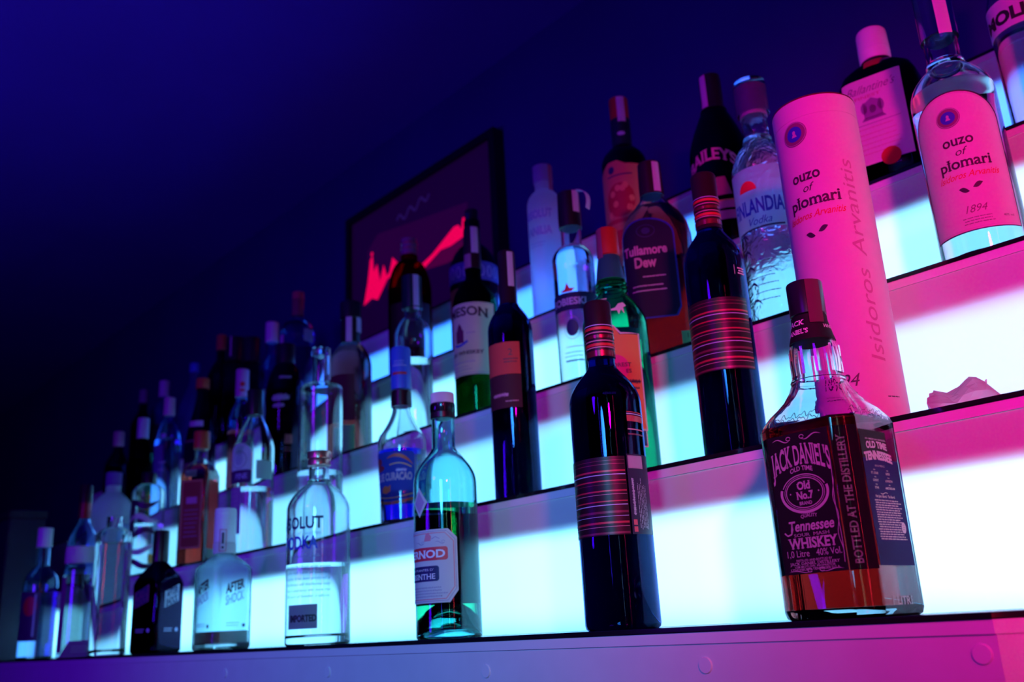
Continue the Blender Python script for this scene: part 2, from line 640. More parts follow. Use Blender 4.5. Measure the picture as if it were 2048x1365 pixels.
_TXT = {}
def glyphs(s, bold=0.0):
    """(verts, faces) of a word set in the built-in typeface, size 1"""
    key = (s, bold)
    if key in _TXT: return _TXT[key]
    cu = bpy.data.curves.new('lettering_source', 'FONT')
    cu.body = s
    cu.size = 1.0
    cu.resolution_u = 3
    cu.offset = bold
    o = bpy.data.objects.new('lettering_source', cu)
    COL.objects.link(o)
    dg = bpy.context.evaluated_depsgraph_get()
    dg.update()
    me = bpy.data.meshes.new_from_object(o.evaluated_get(dg))
    vs = [(v.co.x, v.co.y) for v in me.vertices]
    fs = [list(p.vertices) for p in me.polygons]
    bpy.data.objects.remove(o)
    bpy.data.curves.remove(cu)
    bpy.data.meshes.remove(me)
    _TXT[key] = (vs, fs)
    return vs, fs

def slices(vs, fs, y):
    iv = []
    for f in fs:
        xs = []
        n = len(f)
        for i in range(n):
            a, b = vs[f[i]], vs[f[(i + 1) % n]]
            if (a[1] - y) * (b[1] - y) < 0:
                xs.append(a[0] + (b[0] - a[0]) * (y - a[1]) / (b[1] - a[1]))
        if len(xs) >= 2: iv.append((min(xs), max(xs)))
    iv.sort()
    out = []
    for a, b in iv:
        if out and a <= out[-1][1] + .004: out[-1][1] = max(out[-1][1], b)
        else: out.append([a, b])
    return out

def text(s, u, z, h, width=None, mi=0, serif=False, bold=0.0, shear=0.0, arc=0.0, rot=0.0, low=False, fan=0.0):
    """a line of lettering centred on u, baseline at z, capital height h, squeezed to width"""
    vs, fs = glyphs(s, bold)
    vs, fs = list(vs), [list(f) for f in fs]
    if not vs: return ([], [], mi)
    capz = max(v[1] for v in vs) if not low else .72
    capz = min(capz, .76)
    if serif:
        add = []
        stem = .19 + bold * 2
        tops = [(.0, .035, 1), (capz, capz - .035, -1)]
        if any(ch.islower() for ch in s): tops.append((.535, .50, -1))
        for edge, probe, sg in tops:
            for a, b in slices(vs, fs, probe):
                if b - a < stem and b - a > .03:
                    e = .055
                    t = .055
                    add.append((a - e, b + e, edge, edge + sg * t))
        for a, b, y0, y1 in add:
            k = len(vs)
            vs += [(a, y0), (b, y0), (b, y1), (a, y1)]
            fs.append([k, k + 1, k + 2, k + 3])
    x0 = min(v[0] for v in vs)
    x1 = max(v[0] for v in vs)
    sc = h / capz
    sx = (width / (x1 - x0)) if width else sc
    mid = (x0 + x1) / 2
    out = []
    half = (x1 - x0) / 2 * sx
    ca, sa = math.cos(R(rot)), math.sin(R(rot))
    for x, y in vs:
        X = (x - mid) * sx
        Z = y * sc
        X += shear * Z
        if fan:
            Z = Z * (1 + fan * (X / half) ** 2)
        if arc:
            Z += arc * (1 - (X / half) ** 2)
        out.append((u + X * ca - Z * sa, z + X * sa + Z * ca))
    return (out, fs, mi)

def squiggle_lines(u0, u1, z, n, dz, wd=.0006, mi=0, seed=1, amp=.0004, gap=True):
    """lines of print too small to read"""
    rnd = random.Random(seed)
    out = []
    for i in range(n):
        zz = z - i * dz
        x = u0 + rnd.uniform(0, .002)
        end = u1 - rnd.uniform(0, (u1 - u0) * .18)
        while x < end:
            L = rnd.uniform(.0018, .0055)
            e = min(x + L, end)
            pts = []
            k = max(3, int((e - x) / .0005))
            for j in range(k + 1):
                pts.append((x + (e - x) * j / k, zz + amp * (1 if j % 2 else -1) * rnd.uniform(.5, 1)))
            out.append(stroke(pts, wd, mi))
            x = e + .0009
    return out

def swirl(u, z, w_, h_, mi=0, flip=1, wd=.0009):
    """a scrolled flourish"""
    pts = []
    for i in range(26):
        t = i / 25
        pts.append((u + flip * w_ * (t - .5), z + h_ * math.sin(t * 2 * PI) * (.5 + .5 * t)))
    a = stroke(pts, wd, mi, taper=True)
    ex, ez = pts[-1]
    b = ring(ex - flip * .0018, ez + .0006, .0022, .0017, .0006, mi, 18, 0, 330)
    return [a, b]

# ------------------------------------------------------------------ the room and the stepped bar
def structure(name, *a, **k):
    return tag(box(name, *a, **k), kind='structure')

WY, CZ = 0.80, 1.43
structure('wall_back', -7.0, WY, -1.0, 2.5, WY + .1, CZ, M_WALL)
structure('ceiling', -7.0, -3.6, CZ, 2.5, WY + .1, CZ + .1, M_CEIL)
structure('wall_left', -7.1, -3.6, -1.0, -7.0, WY + .1, CZ + .1, M_DARK)
structure('floor', -7.0, -3.6, -1.1, 2.5, WY + .1, -1.0, M_FLOOR)

bar = link('bar_counter', None, loc=(0, 0, 0))
tag(bar, 'long white-fronted counter with screw covers and black top carrying the lowest row of bottles', 'counter')
CX = -0.26   # where the lowest board's front corner is cut off
def prism(name, pts, z0, z1, mat, parent, bevel=0.0):
    bm = bmesh.new()
    a = [bm.verts.new((x, y, z0)) for x, y in pts]
    b = [bm.verts.new((x, y, z1)) for x, y in pts]
    n = len(pts)
    bm.faces.new(a[::-1])
    bm.faces.new(b)
    for i in range(n):
        bm.faces.new((a[i], a[(i + 1) % n], b[(i + 1) % n], b[i]))
    if bevel:
        bmesh.ops.bevel(bm, geom=bm.edges[:], offset=bevel, segments=1, affect='EDGES')
    return from_bm(name, bm, mat, parent, smooth=False)

# lowest board with its chamfered corner
prism('shelf_board', [(XA, -.0015), (CX, -.0015), (CX + .135, .13), (CX + .135, .5), (XA, .5)], -.0045, 0, M_BLACKGLASS, bar, .0006)
prism('edge_trim', [(XA, .0), (CX, .0), (CX + .135, .1315), (CX + .135, .4), (XA, .4)], -.0135, -.0046, M_TRIM, bar)
f0 = prism('fascia', [(XA, .0015), (CX, .0015), (CX + .134, .1325), (CX + .134, .4), (XA, .4)], -.056, -.0136, M_FASCIA, bar)
for x, z in ((-1.345, -.032), (-1.063, -.032), (-.761, -.033), (-.489, -.030), (-.271, -.0255)):
    bm = bmesh.new()
    bmesh.ops.create_cone(bm, cap_ends=True, segments=28, radius1=.0068, radius2=.0060, depth=.0016)
    bmesh.ops.rotate(bm, verts=bm.verts[:], cent=(0, 0, 0), matrix=Matrix.Rotation(R(90), 3, 'X'))
    bmesh.ops.translate(bm, verts=bm.verts[:], vec=(x, .0009, z))
    from_bm('screw_cover', bm, M_TRIM, bar)
structure('trim_1', XA, .03, -1.0, CX + .1, .4, -.056, M_DARK)

STEP_LABELS = ('lowest glowing white shelf step, standing on the counter behind the front row of bottles',
               'second glowing shelf step from below, behind the tall tube and green bottle',
               'third glowing shelf step from below, behind the cream-label whiskey and ouzo bottle',
               'topmost dim blue shelf step against the wall behind the highest row of bottles')
counter = bar
for k in range(4):
    y, z0, z1 = YL[k + 1], ZL[k], ZL[k + 1]
    bar = link('shelf_step', None, loc=(0, 0, 0))
    tag(bar, STEP_LABELS[k], 'shelf', 'backlit shelf steps')
    bm = bmesh.new()
    fs = box_bm(bm, XA, y + .002, z0 + .0003, XB, y + .005, z1 - .0136)
    for i, f in enumerate(fs):
        f.material_index = 0 if i == 2 else 1
    tag(from_bm('light_panel', bm, [M_OPAL, M_CLEARBACK], bar, smooth=False), 'glowing opal riser panel')
    # board that carries the shelf, close behind the panel's upper edge
    box('shelf_support', XA, y + .0150, z1 - .0535, XB, y + .024, z1 - .014, M_BAFFLE, bar)
    box('edge_trim', XA, y + .0005, z1 - .0135, XB, y + .012, z1 - .0046, M_TRIM, bar)
    y2 = YL[k + 2] + .006 if k < 3 else WY - .001
    box('shelf_board', XA, y - .001, z1 - .0045, XB, y2, z1, M_BLACKGLASS, bar, .0006)
    box('light_box_back', XA, y + .05, z0 + .001, XB, y + .058, z1 - .0046, M_BAFFLE, bar)

# framed picture on the back wall; red light reflected in it painted as glow
pic = link('glowing_wall_picture', None, loc=(-1.92, WY, 0))
tag(pic, 'black-framed dark picture with red reflections painted as glowing shapes, hanging on the navy wall', 'screen')
fx0, fx1, fz0, fz1 = -2.245 + 1.92, -1.555 + 1.92, .755, 1.222
bm = bmesh.new()
fw = .022
for a in ((fx0, fz0, fx1, fz0 + fw), (fx0, fz1 - fw, fx1, fz1), (fx0, fz0 + fw, fx0 + fw, fz1 - fw), (fx1 - fw, fz0 + fw, fx1, fz1 - fw)):
    box_bm(bm, a[0], -.036, a[1], a[2], -.002, a[3])
from_bm('frame', bm, pmat('black_frame_lacquer', (.004, .004, .006), .35, var=.1), pic, smooth=False)
box('picture_panel', fx0 + fw, -.026, fz0 + fw, fx1 - fw, -.006, fz1 - fw, emit('dark_picture_glow', (.006, 0.0, .022), 1.0), pic)
PIC_SURF = Surf([(0, 1, 1, .001), (2, 1, 1, .001)])
def flat_mesh(name, shapes, mats, y, parent):
    """flat shapes standing in an x-z plane at depth y, facing -Y"""
    bm = bmesh.new()
    for vs, fs, mi in shapes:
        bv = [bm.verts.new((x, y, z)) for x, z in vs]
        for f in fs:
            try:
                bm.faces.new([bv[i] for i in f]).material_index = mi
            except ValueError:
                pass
    return from_bm(name, bm, mats, parent, smooth=False)

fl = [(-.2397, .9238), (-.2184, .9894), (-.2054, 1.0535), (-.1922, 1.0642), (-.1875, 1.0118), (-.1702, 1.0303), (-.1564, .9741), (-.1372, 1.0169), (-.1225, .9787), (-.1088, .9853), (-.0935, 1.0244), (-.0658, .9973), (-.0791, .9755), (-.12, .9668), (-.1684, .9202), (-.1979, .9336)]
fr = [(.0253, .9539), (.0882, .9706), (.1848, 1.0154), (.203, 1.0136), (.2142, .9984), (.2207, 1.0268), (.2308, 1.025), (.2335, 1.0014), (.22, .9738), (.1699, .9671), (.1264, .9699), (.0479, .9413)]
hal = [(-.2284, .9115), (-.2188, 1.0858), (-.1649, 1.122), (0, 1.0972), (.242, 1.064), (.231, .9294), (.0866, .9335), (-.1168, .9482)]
flat_mesh('picture', [poly(hal, 0)], [emit('dim_plum_glow', (.016, 0, .03), 1)], -.0264, pic)  # halo around the red reflections, put in as emission
flat_mesh('picture', [poly([(.0478, .938), (.1263, .9679), (.2156, .9713), (.2191, .9275), (.1492, .925)], 0)], [emit('dim_wine_glow', (.06, 0, .035), 1)], -.0267, pic)
flat_mesh('picture', [poly(fl, 0), poly(fr, 0), disc(-.196, 1.0696, .006, .006, 0)], [emit('red_flame_glow', (.85, 0, .085), 1)], -.0270, pic)
sc_pts = [(-.0693 + .152 * t, 1.1277 + .014 * t + .011 * math.sin(t * 19) + .008 * t * t) for t in [i / 40 for i in range(41)]]
flat_mesh('lettering', [stroke(sc_pts, .008, 0)], [emit('faint_blue_glow', (.014, .004, .075), 1)], -.0270, pic)

# ------------------------------------------------------------------ bottles
def neck_prof(Rb, zs, Rn, zn, zt, foot=.004, p=2.4, q=1.6, lip=0.0):
    L = [(0, Rb - foot * .55), (foot * .35, Rb - foot * .15), (foot, Rb)]
    L += curve(zs, Rb, zn, Rn, 12, p, q)
    if lip:
        L += [(zt - .012, Rn), (zt - .0105, Rn + lip), (zt - .001, Rn + lip), (zt, Rn + lip - .001)]
    else:
        L += [(zt - .001, Rn), (zt, Rn - .001)]
    return L

def band(z0, z1, ang0, ang1, r, mi=0):
    return rect(R(ang0) * r, z0, R(ang1) * r, z1, mi)

def strip(b, z0, z1, wdt, mat, face=0.0, name='tax_strip', surf=None):
    sf = surf or b.capsurf
    r = sf.at((z0 + z1) / 2)[0]
    return b.decal(name, [rect(-wdt / 2, z0, wdt / 2, z1)], mat, off=.0004, thick=.0003, surf=sf, u0=R(face) * r, zstep=.006)

GF, G1, G2, G3 = 'bottles on the lowest shelf', 'bottles on the second shelf', 'bottles on the third shelf', 'bottles on the top shelf'

# ---- square whiskey bottle, front right
b = Bottle('whiskey_bottle', 'square clear whiskey bottle with black label, rightmost on the lowest shelf', 'bottle', -.387, 0, .060, -2, GF)
c = .37
L = [(0, .0395, .0395, c), (.0015, .0418, .0418, c), (.006, .043, .043, c), (.148, .0435, .0435, c), (.153, .0425, .0425, .42), (.160, .0385, .0385, .52), (.166, .0335, .0335, .62), (.172, .029, .029, .75), (.180, .0247, .0247, .9),
     (.187, .0222, .0222, 1), (.189, .0225, .0225, 1), (.193, .0205, .0205, 1), (.205, .0208, .0208, 1), (.216, .0200, .0200, 1), (.228, .0168, .0168, 1), (.240, .0142, .0142, 1), (.262, .0136, .0136, 1), (.270, .0136, .0136, 1)]
b.body(L, G_CLEAR, wall=.0035, base=.008, K=11, flat=.82, liquid=L_WHISKEY, level=.150, smooth_angle=22)
lab = b.decal('label', [rect(-.0272, .034, .0272, .1415), rect(.0280, .034, .0490, .1415), rect(-.0490, .034, -.0280, .1415), rect(.0500, .116, .0880, .138, 0), rect(.0500, .036, .1000, .1158, 1)], [P_BLACK, paper('violet_side_panel', (.03, .015, .16), .55)], off=.0003, thick=.0002, step=.003)
pr = []
arcp = .0125
pr.append(text('JACK DANIEL\'S', 0, .1085, .0160, .0525, 0, serif=True, bold=.018, arc=arcp * .66, fan=.12))
pr += swirl(-.0145, .1372, .017, .0022, 0, 1)
pr += swirl(.012, .1372, .019, .0022, 0, -1)
pr.append(text('OLD TIME', 0, .1100, .0036, .0200, 0, bold=.02, arc=.0018))
pr += [ring(0, .0945, .0165, .0118, .0007, 0), ring(0, .0945, .0178, .0130, .0004, 0)]
pr.append(ring(0, .0945, .0215, .0158, .0022, 0, 44, 165, 375))
pr.append(ring(0, .0945, .0200, .0145, .0008, 0, 44, 20, 160))
pr.append(text('Old', 0, .0972, .0062, .0120, 0, serif=True, bold=.035))
pr.append(text('No.7', 0, .0898, .0058, .0150, 0, serif=True, bold=.035))
pr.append(text('BRAND', 0, .0853, .0026, .0110, 0, bold=.02))
pr += [disc(-.0125, .0945, .0006, mi=0), disc(.0125, .0945, .0006, mi=0)]
pr.append(text('QUALITY', .001, .0752, .0026, .0145, 0, serif=True, bold=.01, arc=.0008))
pr.append(text('Tennessee', .001, .0660, .0078, .0400, 0, bold=.022, shear=.18))
pr.append(stroke([(-.0225, .0655), (-.0200, .0632), (-.0165, .0642), (-.0150, .0675), (-.0155, .0735)], .0012, 0))
pr.append(text('SOUR  MASH', .001, .0618, .0023, .0310, 0, serif=True))
pr.append(text('WHISKEY', .001, .0530, .0078, .0430, 0, serif=True, bold=.03))
pr.append(text('1,0 Litre', -.0130, .0466, .0050, .0195, 0))
pr.append(text('40% Vol.', .0135, .0466, .0050, .0215, 0))
pr.append(text('DISTILLED AND BOTTLED BY', .0, .0432, .0016, .0310, 0, bold=.01))
pr.append(text('JACK DANIEL DISTILLERY', .0, .0406, .0021, .0430, 0, serif=True, bold=.01))
pr.append(text('LEM MOTLOW, PROPRIETOR', .0, .0385, .0016, .0350, 0, bold=.01))
pr.append(text('LYNCHBURG, TENNESSEE U.S.A.', .0, .0364, .0017, .0430, 0, serif=True, bold=.01))
pr += swirl(-.013, .0352 + .0006, .020, .0010, 0, 1, .0006) + swirl(.014, .0352 + .0006, .020, .0010, 0, -1, .0006)
pr.append(stroke([(.0255 + .0006 * math.sin(t * 9), .040 + t * .085) for t in [i / 40 for i in range(41)]], .0005, 0))
pr.append(stroke([(.0249 + .0012 * math.sin(t * 14 + 1), .045 + t * .060) for t in [i / 40 for i in range(41)]], .0005, 0))
jd = [pmat('dim_rose_white_ink', (.42, .38, .44), .5), I_BLACK]
b.decal('lettering', pr, jd, off=.0007, parent=lab, step=.0022)
pr = []
pr.append(text('BOTTLED AT THE DISTILLERY', .0385, .0865, .0062, .0960, 0, serif=True, bold=.02, rot=90))
b.decal('edge_lettering', pr, jd, off=.0007, parent=lab, step=.0022)
pr = []
# side panel print
sx = .0748
pr.append(text('AN AMERICAN ORIGINAL', sx - .003, .1305, .0014, .0300, 0, bold=.01))
pr.append(text('OLD TIME', sx - .003, .1235, .0052, .0300, 0, serif=True, bold=.05, arc=.0012))
pr.append(text('TENNESSEE', sx - .003, .1135, .0066, .0400, 0, serif=True, bold=.06, arc=.0022))
pr.append(text('GOLD MEDALS', sx - .003, .1098, .0014, .0140, 0))
for r_, (t1, t2) in enumerate((('1904', '1905'), ('ST. LOUIS', 'LIEGE'), ('1913', '1914'), ('GHENT', 'LONDON'), ('1954', '1981'), ('STAR', 'AMSTERDAM'))):
    hh = .0017 if r_ % 2 else .0010
    zz = .1068 - r_ * .0028
    pr.append(text(t1, sx - .012, zz, hh, None, 0, bold=.02))
    pr.append(text(t2, sx + .007, zz, hh, None, 0, bold=.02))
pr.append(stroke([(sx - .003 + .010 * t, .0895 + .0006 * math.sin(t * 6)) for t in [i / 16 - .5 for i in range(17)]], .0005, 0))
pr.append(text('Not Just a Barrel - The Barrel.', sx - .002, .0862, .0019, .0280, 0, bold=.02))
pr += squiggle_lines(.0555, .0955, .0840, 17, .0018, .0007, 0, 5, .00035)
pr += [disc(.0925, .0640, .0032, .0042, 0)]
pr += [squiggle for squiggle in squiggle_lines(.0905, .0945, .066, 3, .0016, .0005, 1, 8)]
b.decal('side_lettering', pr, jd, off=.0007, parent=lab, step=.0022)
sg = []
for i in range(2):
    pts = [(-.022 + .044 * t, .1555 - i * .0036 + .0016 * math.sin(t * 31 + i) + .0012 * math.sin(t * 57)) for t in [j / 60 for j in range(61)]]
    sg.append(stroke(pts, .0006))
    sg.append(stroke([(x + .066, z) for x, z in pts], .0006))
b.decal('signature', sg, [I_DARK], off=.0004, step=.003, zstep=.002)
b.decal('embossing', [text('1 LITRE', .075, .0080, .0060, .030, 0, bold=.02)], [G_CLEAR], off=.0001)
nl = b.sleeve(.222, .2455, P_BLACK, 'neck_label', .0006)
b.decal('lettering', [text('JACK', -.004, .2355, .0045, .016, 0, serif=True, bold=.02), text('DANIEL\'S', -.004, .2275, .0042, .022, 0, serif=True, bold=.02), text('WHISKEY', .028, .231, .0035, .018, 0)], [I_WHITE], off=.0011, parent=nl, step=.002)
cp = b.cap(.2455, .2755, .0150, C_BLACK, ribs=0)
cp_s = b.capsurf
b.decal('tax_strip', [rect(-.006, .236, .006, .2745)], [paper('dark_printed_strip', (.10, .02, .05), .0)], off=.0005, thick=.0002, surf=Surf([(.23, .0170), (.2455, .0151), (.28, .0151)]), u0=R(58) * .015)
# flutes on the neck
bm = bmesh.new()
for i in range(10):
    a = 2 * PI * (i + .5) / 10
    m = Matrix.Rotation(a, 4, 'Z')
    pts = [(-.0208, -.0022, .193), (-.0215, 0, .193), (-.0208, .0022, .193), (-.0205, -.0020, .2165), (-.0212, 0, .2165), (-.0205, .0020, .2165)]
    v = [bm.verts.new(m @ Vector(p)) for p in pts]
    bm.faces.new((v[0], v[1], v[4], v[3])); bm.faces.new((v[1], v[2], v[5], v[4])); bm.faces.new((v[0], v[2], v[1])); bm.faces.new((v[3], v[4], v[5])); bm.faces.new((v[0], v[3], v[5], v[2]))
bmesh.ops.recalc_face_normals(bm, faces=bm.faces[:])
from_bm('neck_flutes', bm, G_CLEAR, b.root, smooth=False)

# ---- the two striped wine bottles
STR = [(.000, .0030, 3), (.0045, .0008, 2), (.0065, .0008, 1), (.0095, .0030, 0), (.0135, .0010, 1), (.0160, .0008, 2), (.0190, .0034, 3), (.0235, .0008, 1), (.0262, .0014, 2), (.0295, .0018, 0), (.0335, .0010, 3), (.0362, .0008, 1), (.0390, .0022, 0), (.0430, .0010, 2), (.0455, .0008, 3),
       (.0485, .0020, 0), (.0520, .0008, 1), (.0545, .0014, 2), (.0575, .0026, 0), (.0620, .0008, 3), (.0645, .0012, 3), (.0680, .0008, 3)]
def wine(label, X, lev, off, rz, H, Rb, face, z0, hs, zcap, zfoil, group, back):
    b = Bottle('wine_bottle', label, 'bottle', X, lev, off, rz, group)
    L = neck_prof(Rb, H * .66, .0138, H * .79, H - .002, p=2.2, q=1.5, foot=.005)
    b.body(L, G_WINE, solid=True, punt=.0)
    b.sleeve(zcap, H, C_WINEFOIL, 'capsule', .0006)
    cs = Surf([(0, .0146), (1, .0146)])
    st = []
    mats = [C_REDFOIL, I_ROSE, I_LILAC, C_WINEFOIL, I_RED]
    for i, (dz, h, m) in enumerate(((.0, .006, 0), (.0085, .0012, 1), (.0105, .003, 4), (.0155, .0012, 1), (.019, .0035, 0), (.0245, .0012, 1), (.028, .003, 4), (.0325, .001, 2))):
        st.append(rect(-PI * .0146, zfoil + dz, PI * .0146, zfoil + dz + h, m))
    b.decal('foil_stripes', st, mats, off=.0004, surf=cs, step=.003)
    lb = b.decal('label', [rect(R(-100) * Rb, z0 - .001, R(63) * Rb, z0 + hs + .001)], [paper('near_black_striped_label', (.022, .006, .014), 0, .35)], off=.0003, thick=.0002, u0=R(face) * Rb, step=.003)
    sm = [pmat('red_stripe_ink', (.45, .02, .05), .35), I_ROSE, I_LILAC, pmat('wine_stripe_ink', (.16, .015, .05), .35)]
    st = [rect(R(-99) * Rb, z0 + dz * hs / .071, R(62) * Rb, z0 + (dz + h * .62) * hs / .071, m) for i_, (dz, h, m) in enumerate(STR) if i_ % 3 != 1]
    b.decal('label_stripes', st, sm, off=.0007, parent=lb, u0=R(face) * Rb, step=.003)
    if back:
        u = R(face + 66) * Rb
        bl = b.decal('back_label', [rect(0, z0 - .001, R(52) * Rb, z0 + hs + .003)], [paper('dark_violet_back_label', (.03, .012, .05), 0, .4)], off=.0003, thick=.0002, u0=u, step=.003)
        q = [rect(.001, z0 + hs - .011, .0195, z0 + hs + .0015, 0), frame(.001, z0 + hs - .011, .0195, z0 + hs + .0015, .0007, 1)]
        for s_ in squiggle_lines(.016, .056, 0, 1, 1, .0016, 2, 33, .0013):
            q.append(([(.0045 - z, z0 + x) for x, z in s_[0]], s_[1], 2))
        q += [rect(.002, z0 + .001, .006, z0 + .006, 3), rect(.002, z0 + .0075, .006, z0 + .0125, 3)]
        for i in range(6):
            for s_ in squiggle_lines(0, .050, 0, 1, 1, .0006, 2, 20 + i, .0003):
                q.append(([(.0098 + i * .0022 - z, z0 + .003 + x) for x, z in s_[0]], s_[1], 2))
        b.decal('lettering', q, [pmat('dusky_rose_print', (.42, .22, .36), .5), I_ROSE, I_GREYV, pmat('red_square_print', (.6, .05, .10), .5)], off=.0007, parent=bl, u0=u, step=.003)
        u = R(face + 73) * Rb
        q = [rect(0, .180, .026, .1815, 3), rect(0, .1850, .026, .1862, 1), rect(0, .1935, .026, .1995, 0), rect(0, .2005, .026, .2015, 2), rect(0, .2025, .026, .2032, 0)]
        b.decal('side_stripes', q, sm, off=.0004, u0=u, step=.003)
        b.decal('small_print', squiggle_lines(-.007, .007, .222, 1, .003, .0016, 0, 12, .0012), [I_ROSE], off=.0004, u0=R(face + 50) * .029, surf=Surf([(0, .0305), (1, .0305)]))
    else:
        q = squiggle_lines(-.008, .004, .2055, 3, .0030, .0012, 0, 13, .0008) + [rect(-.0125, .1975, -.0118, .2085, 1)]
        b.decal('small_print', q, [I_WHITE, I_GREYV], off=.0005, u0=R(face + 62) * Rb)
    return b
wine('dark wine bottle with red stripes on the lowest shelf, left of the square whiskey bottle', -.621, 0, .055, 42, .327, .0360, -40, .086, .072, .2656, .266, 'striped wine bottles', True)
wine('dark wine bottle with red striped label on second shelf, left of the tall pink tube', -.568, 1, .055, 34, .332, .0335, -2, .092, .078, .262, .266, 'striped wine bottles', False)

# ---- tall cardboard tube
b = Bottle('gift_tube', 'tall pink-lit cardboard tube printed ouzo, standing behind the square whiskey bottle', 'tube', -.430, 1, .070, 27)
rt = .0425
b.surf = Surf([(0, rt), (.360, rt)], 15)
bm = bmesh.new()
b.surf.loft(bm, [(0, rt - .0006), (.0012, rt), (.330, rt), (.3302, rt - .0004), (.3308, rt - .0004), (.331, rt), (.3505, rt), (.3522, rt - .0008), (.3528, rt - .002), (.3505, rt - .003), (.3495, rt * .5)])
bmesh.ops.recalc_face_normals(bm, faces=bm.faces[:])
from_bm('tube_body', bm, P_PINKISH, b.root, angle=50)
b.turned('rim', [(.3512, rt - .001), (.3516, rt + .0002), (.3530, rt - .0002), (.3532, rt - .0018)], C_REDFOIL)
def leafpair(u, z, s=1.0, mi=0):
    o = []
    for sg, zz in ((-1, 0), (1, .0035)):
        pts = []
        for i in range(9):
            t = i / 8
            pts.append((u + sg * s * (.0016 + .0095 * t), z + s * (zz + .004 * t + .0030 * math.sin(PI * t))))
        for i in range(9):
            t = 1 - i / 8
            pts.append((u + sg * s * (.0016 + .0095 * t), z + s * (zz + .004 * t - .0026 * math.sin(PI * t))))
        o.append(poly(pts, mi))
    return o
def emblem(u, z, r, mi=0, m2=1, m3=2):
    o = [disc(u, z, r, mi=mi), ]
    return o
def emblem_top(u, z, r):
    """second layer of an emblem: pale ring and a small bust"""
    o = [ring(u, z, r * .93, r * .93, r * .07, 1), disc(u, z, r * .64, mi=0)]
    return o
def emblem_bust(u, z, r):
    return [disc(u, z + r * .18, r * .20, r * .26, mi=1), poly([(u - r * .36, z - r * .42), (u + r * .36, z - r * .42), (u + r * .18, z - r * .05), (u - r * .18, z - r * .05)], 1)]
def script(s, u, z, h, wd, mi, rot=0, bold=0.0):
    return text(s, u, z, h, wd, mi, bold=bold, shear=.32, rot=rot)
fu = R(-25) * rt
pr = [disc(0, .314, .0136, mi=0)]
b.decal('emblem', pr, [pmat('plum_brown_print', (.20, .06, .14), .5)], off=.0003, u0=fu + R(-5) * rt)
b.decal('emblem_centre', [disc(0, .314, .0084, mi=0)], [I_BLUE], off=.0005, u0=fu + R(-5) * rt)
b.decal('emblem_figure', emblem_bust(0, .314, .0084) + [ring(0, .314, .0128, .0128, .0006, 1)], [I_BLUE, I_GREYV], off=.0007, u0=fu + R(-5) * rt)
pr = [text('ouzo', .001, .2600, .0092 * 1.35, .0300, 0, serif=True, bold=.022, low=True), script('of', .001, .2475, .0085, None, 0), text('plomari', .006, .2318, .0092 * 1.35, .0530, 0, serif=True, bold=.022)]
pr += [script('Isidoros Arvanitis', .004, .2185, .0075, .060, 1, bold=.008)]
pr += leafpair(.004, .1985, 1.05, 0)
b.decal('lettering', pr, [I_DARK, I_RED], off=.0004, u0=fu, step=.003)
b.decal('year_print', [script('1894', .004, .0420, .0120, .030, 0)] + squiggle_lines(-.012, .020, .0355, 3, .0028, .0007, 0, 3), [I_DARK], off=.0004, u0=fu, step=.003)
for wd, zz, ln in (('Isidoros', .110, .092), ('Arvanitis', .222, .104)):
    hv, hf, _ = script(wd, 0, 0, .0130, ln, 0)
    b.decal('handwriting', [([(-z_, x_ + zz) for x_, z_ in hv], hf, 0)], [I_FAINT], off=.0003, u0=R(40) * rt, step=.003)
pr = squiggle_lines(-.008, .006, .0300, 1, .003, .0010, 0, 4)
b.decal('small_print', pr, [I_DARK], off=.0003, u0=R(45) * rt)

# ---- arched-label ouzo bottle
b = Bottle('ouzo_bottle', 'clear bottle with arched pink-lit ouzo label at far right on the third shelf', 'bottle', -.337, 2, .060, 19, G2)
L = neck_prof(.0432, .196, .0180, .238, .348, p=2.2, q=1.0)
b.body(L, G_CLEAR, wall=.003, base=.008, liquid=L_WATER, level=.205)
b.turned('neck_ring', [(.2375, .0185), (.239, .0202), (.2435, .0202), (.245, .0186)], G_CLEAR)
b.sleeve(.275, .352, C_CLEARCAP, 'cap', .0022)
strip(b, .272, .350, .014, P_LILAC, 22)
Rb = .0432
fu = R(-6) * Rb
hw = R(62) * Rb
lb = b.decal('label', [rect(-hw, .028, hw, .150, 0, arch=.037)], [P_PINKISH], off=.0003, thick=.0003, u0=fu, zstep=.006, step=.003)
bd = []
pts = [(-hw, .028), (-hw, .150)] + [(hw * -math.cos(PI * i / 24), .150 + .037 * math.sin(PI * i / 24)) for i in range(1, 24)] + [(hw, .150), (hw, .028), (-hw, .028)]
bd.append(stroke(pts, .0016, 0))
bd.append(stroke([(x * .95, .0305 + (z - .028) * .970) for x, z in pts], .0004, 2))
bd += [disc(-.004, .1575, .0118, mi=4)]
bd += [text('ouzo', .0005, .1245, .0092 * 1.3, .0300, 0, serif=True, bold=.022, low=True), script('of', .0005, .1125, .0085, None, 0), text('plomari', .0035, .0985, .0092 * 1.3, .0500, 0, serif=True, bold=.022)]
bd += [script('Isidoros Arvanitis', .004, .0865, .0072, .0580, 1, bold=.008)]
bd += leafpair(.004, .0705, 1.05, 0)
bd += [script('1894', .004, .0470, .0080, .019, 4)]
bd += squiggle_lines(-.010, .020, .0415, 3, .0030, .0006, 0, 3)
bd += [text('40% vol', .034, .0385, .0025, None, 0)]
b.decal('lettering', bd, [I_DARK, I_RED, I_GREYV, I_FAINT, pmat('plum_brown_print', (.2, .06, .14), .5)], off=.0008, parent=lb, u0=fu, zstep=.006, step=.003)
b.decal('emblem', [disc(-.004, .1575, .0072, mi=0)], [I_BLUE], off=.0010, parent=lb, u0=fu, zstep=.006)
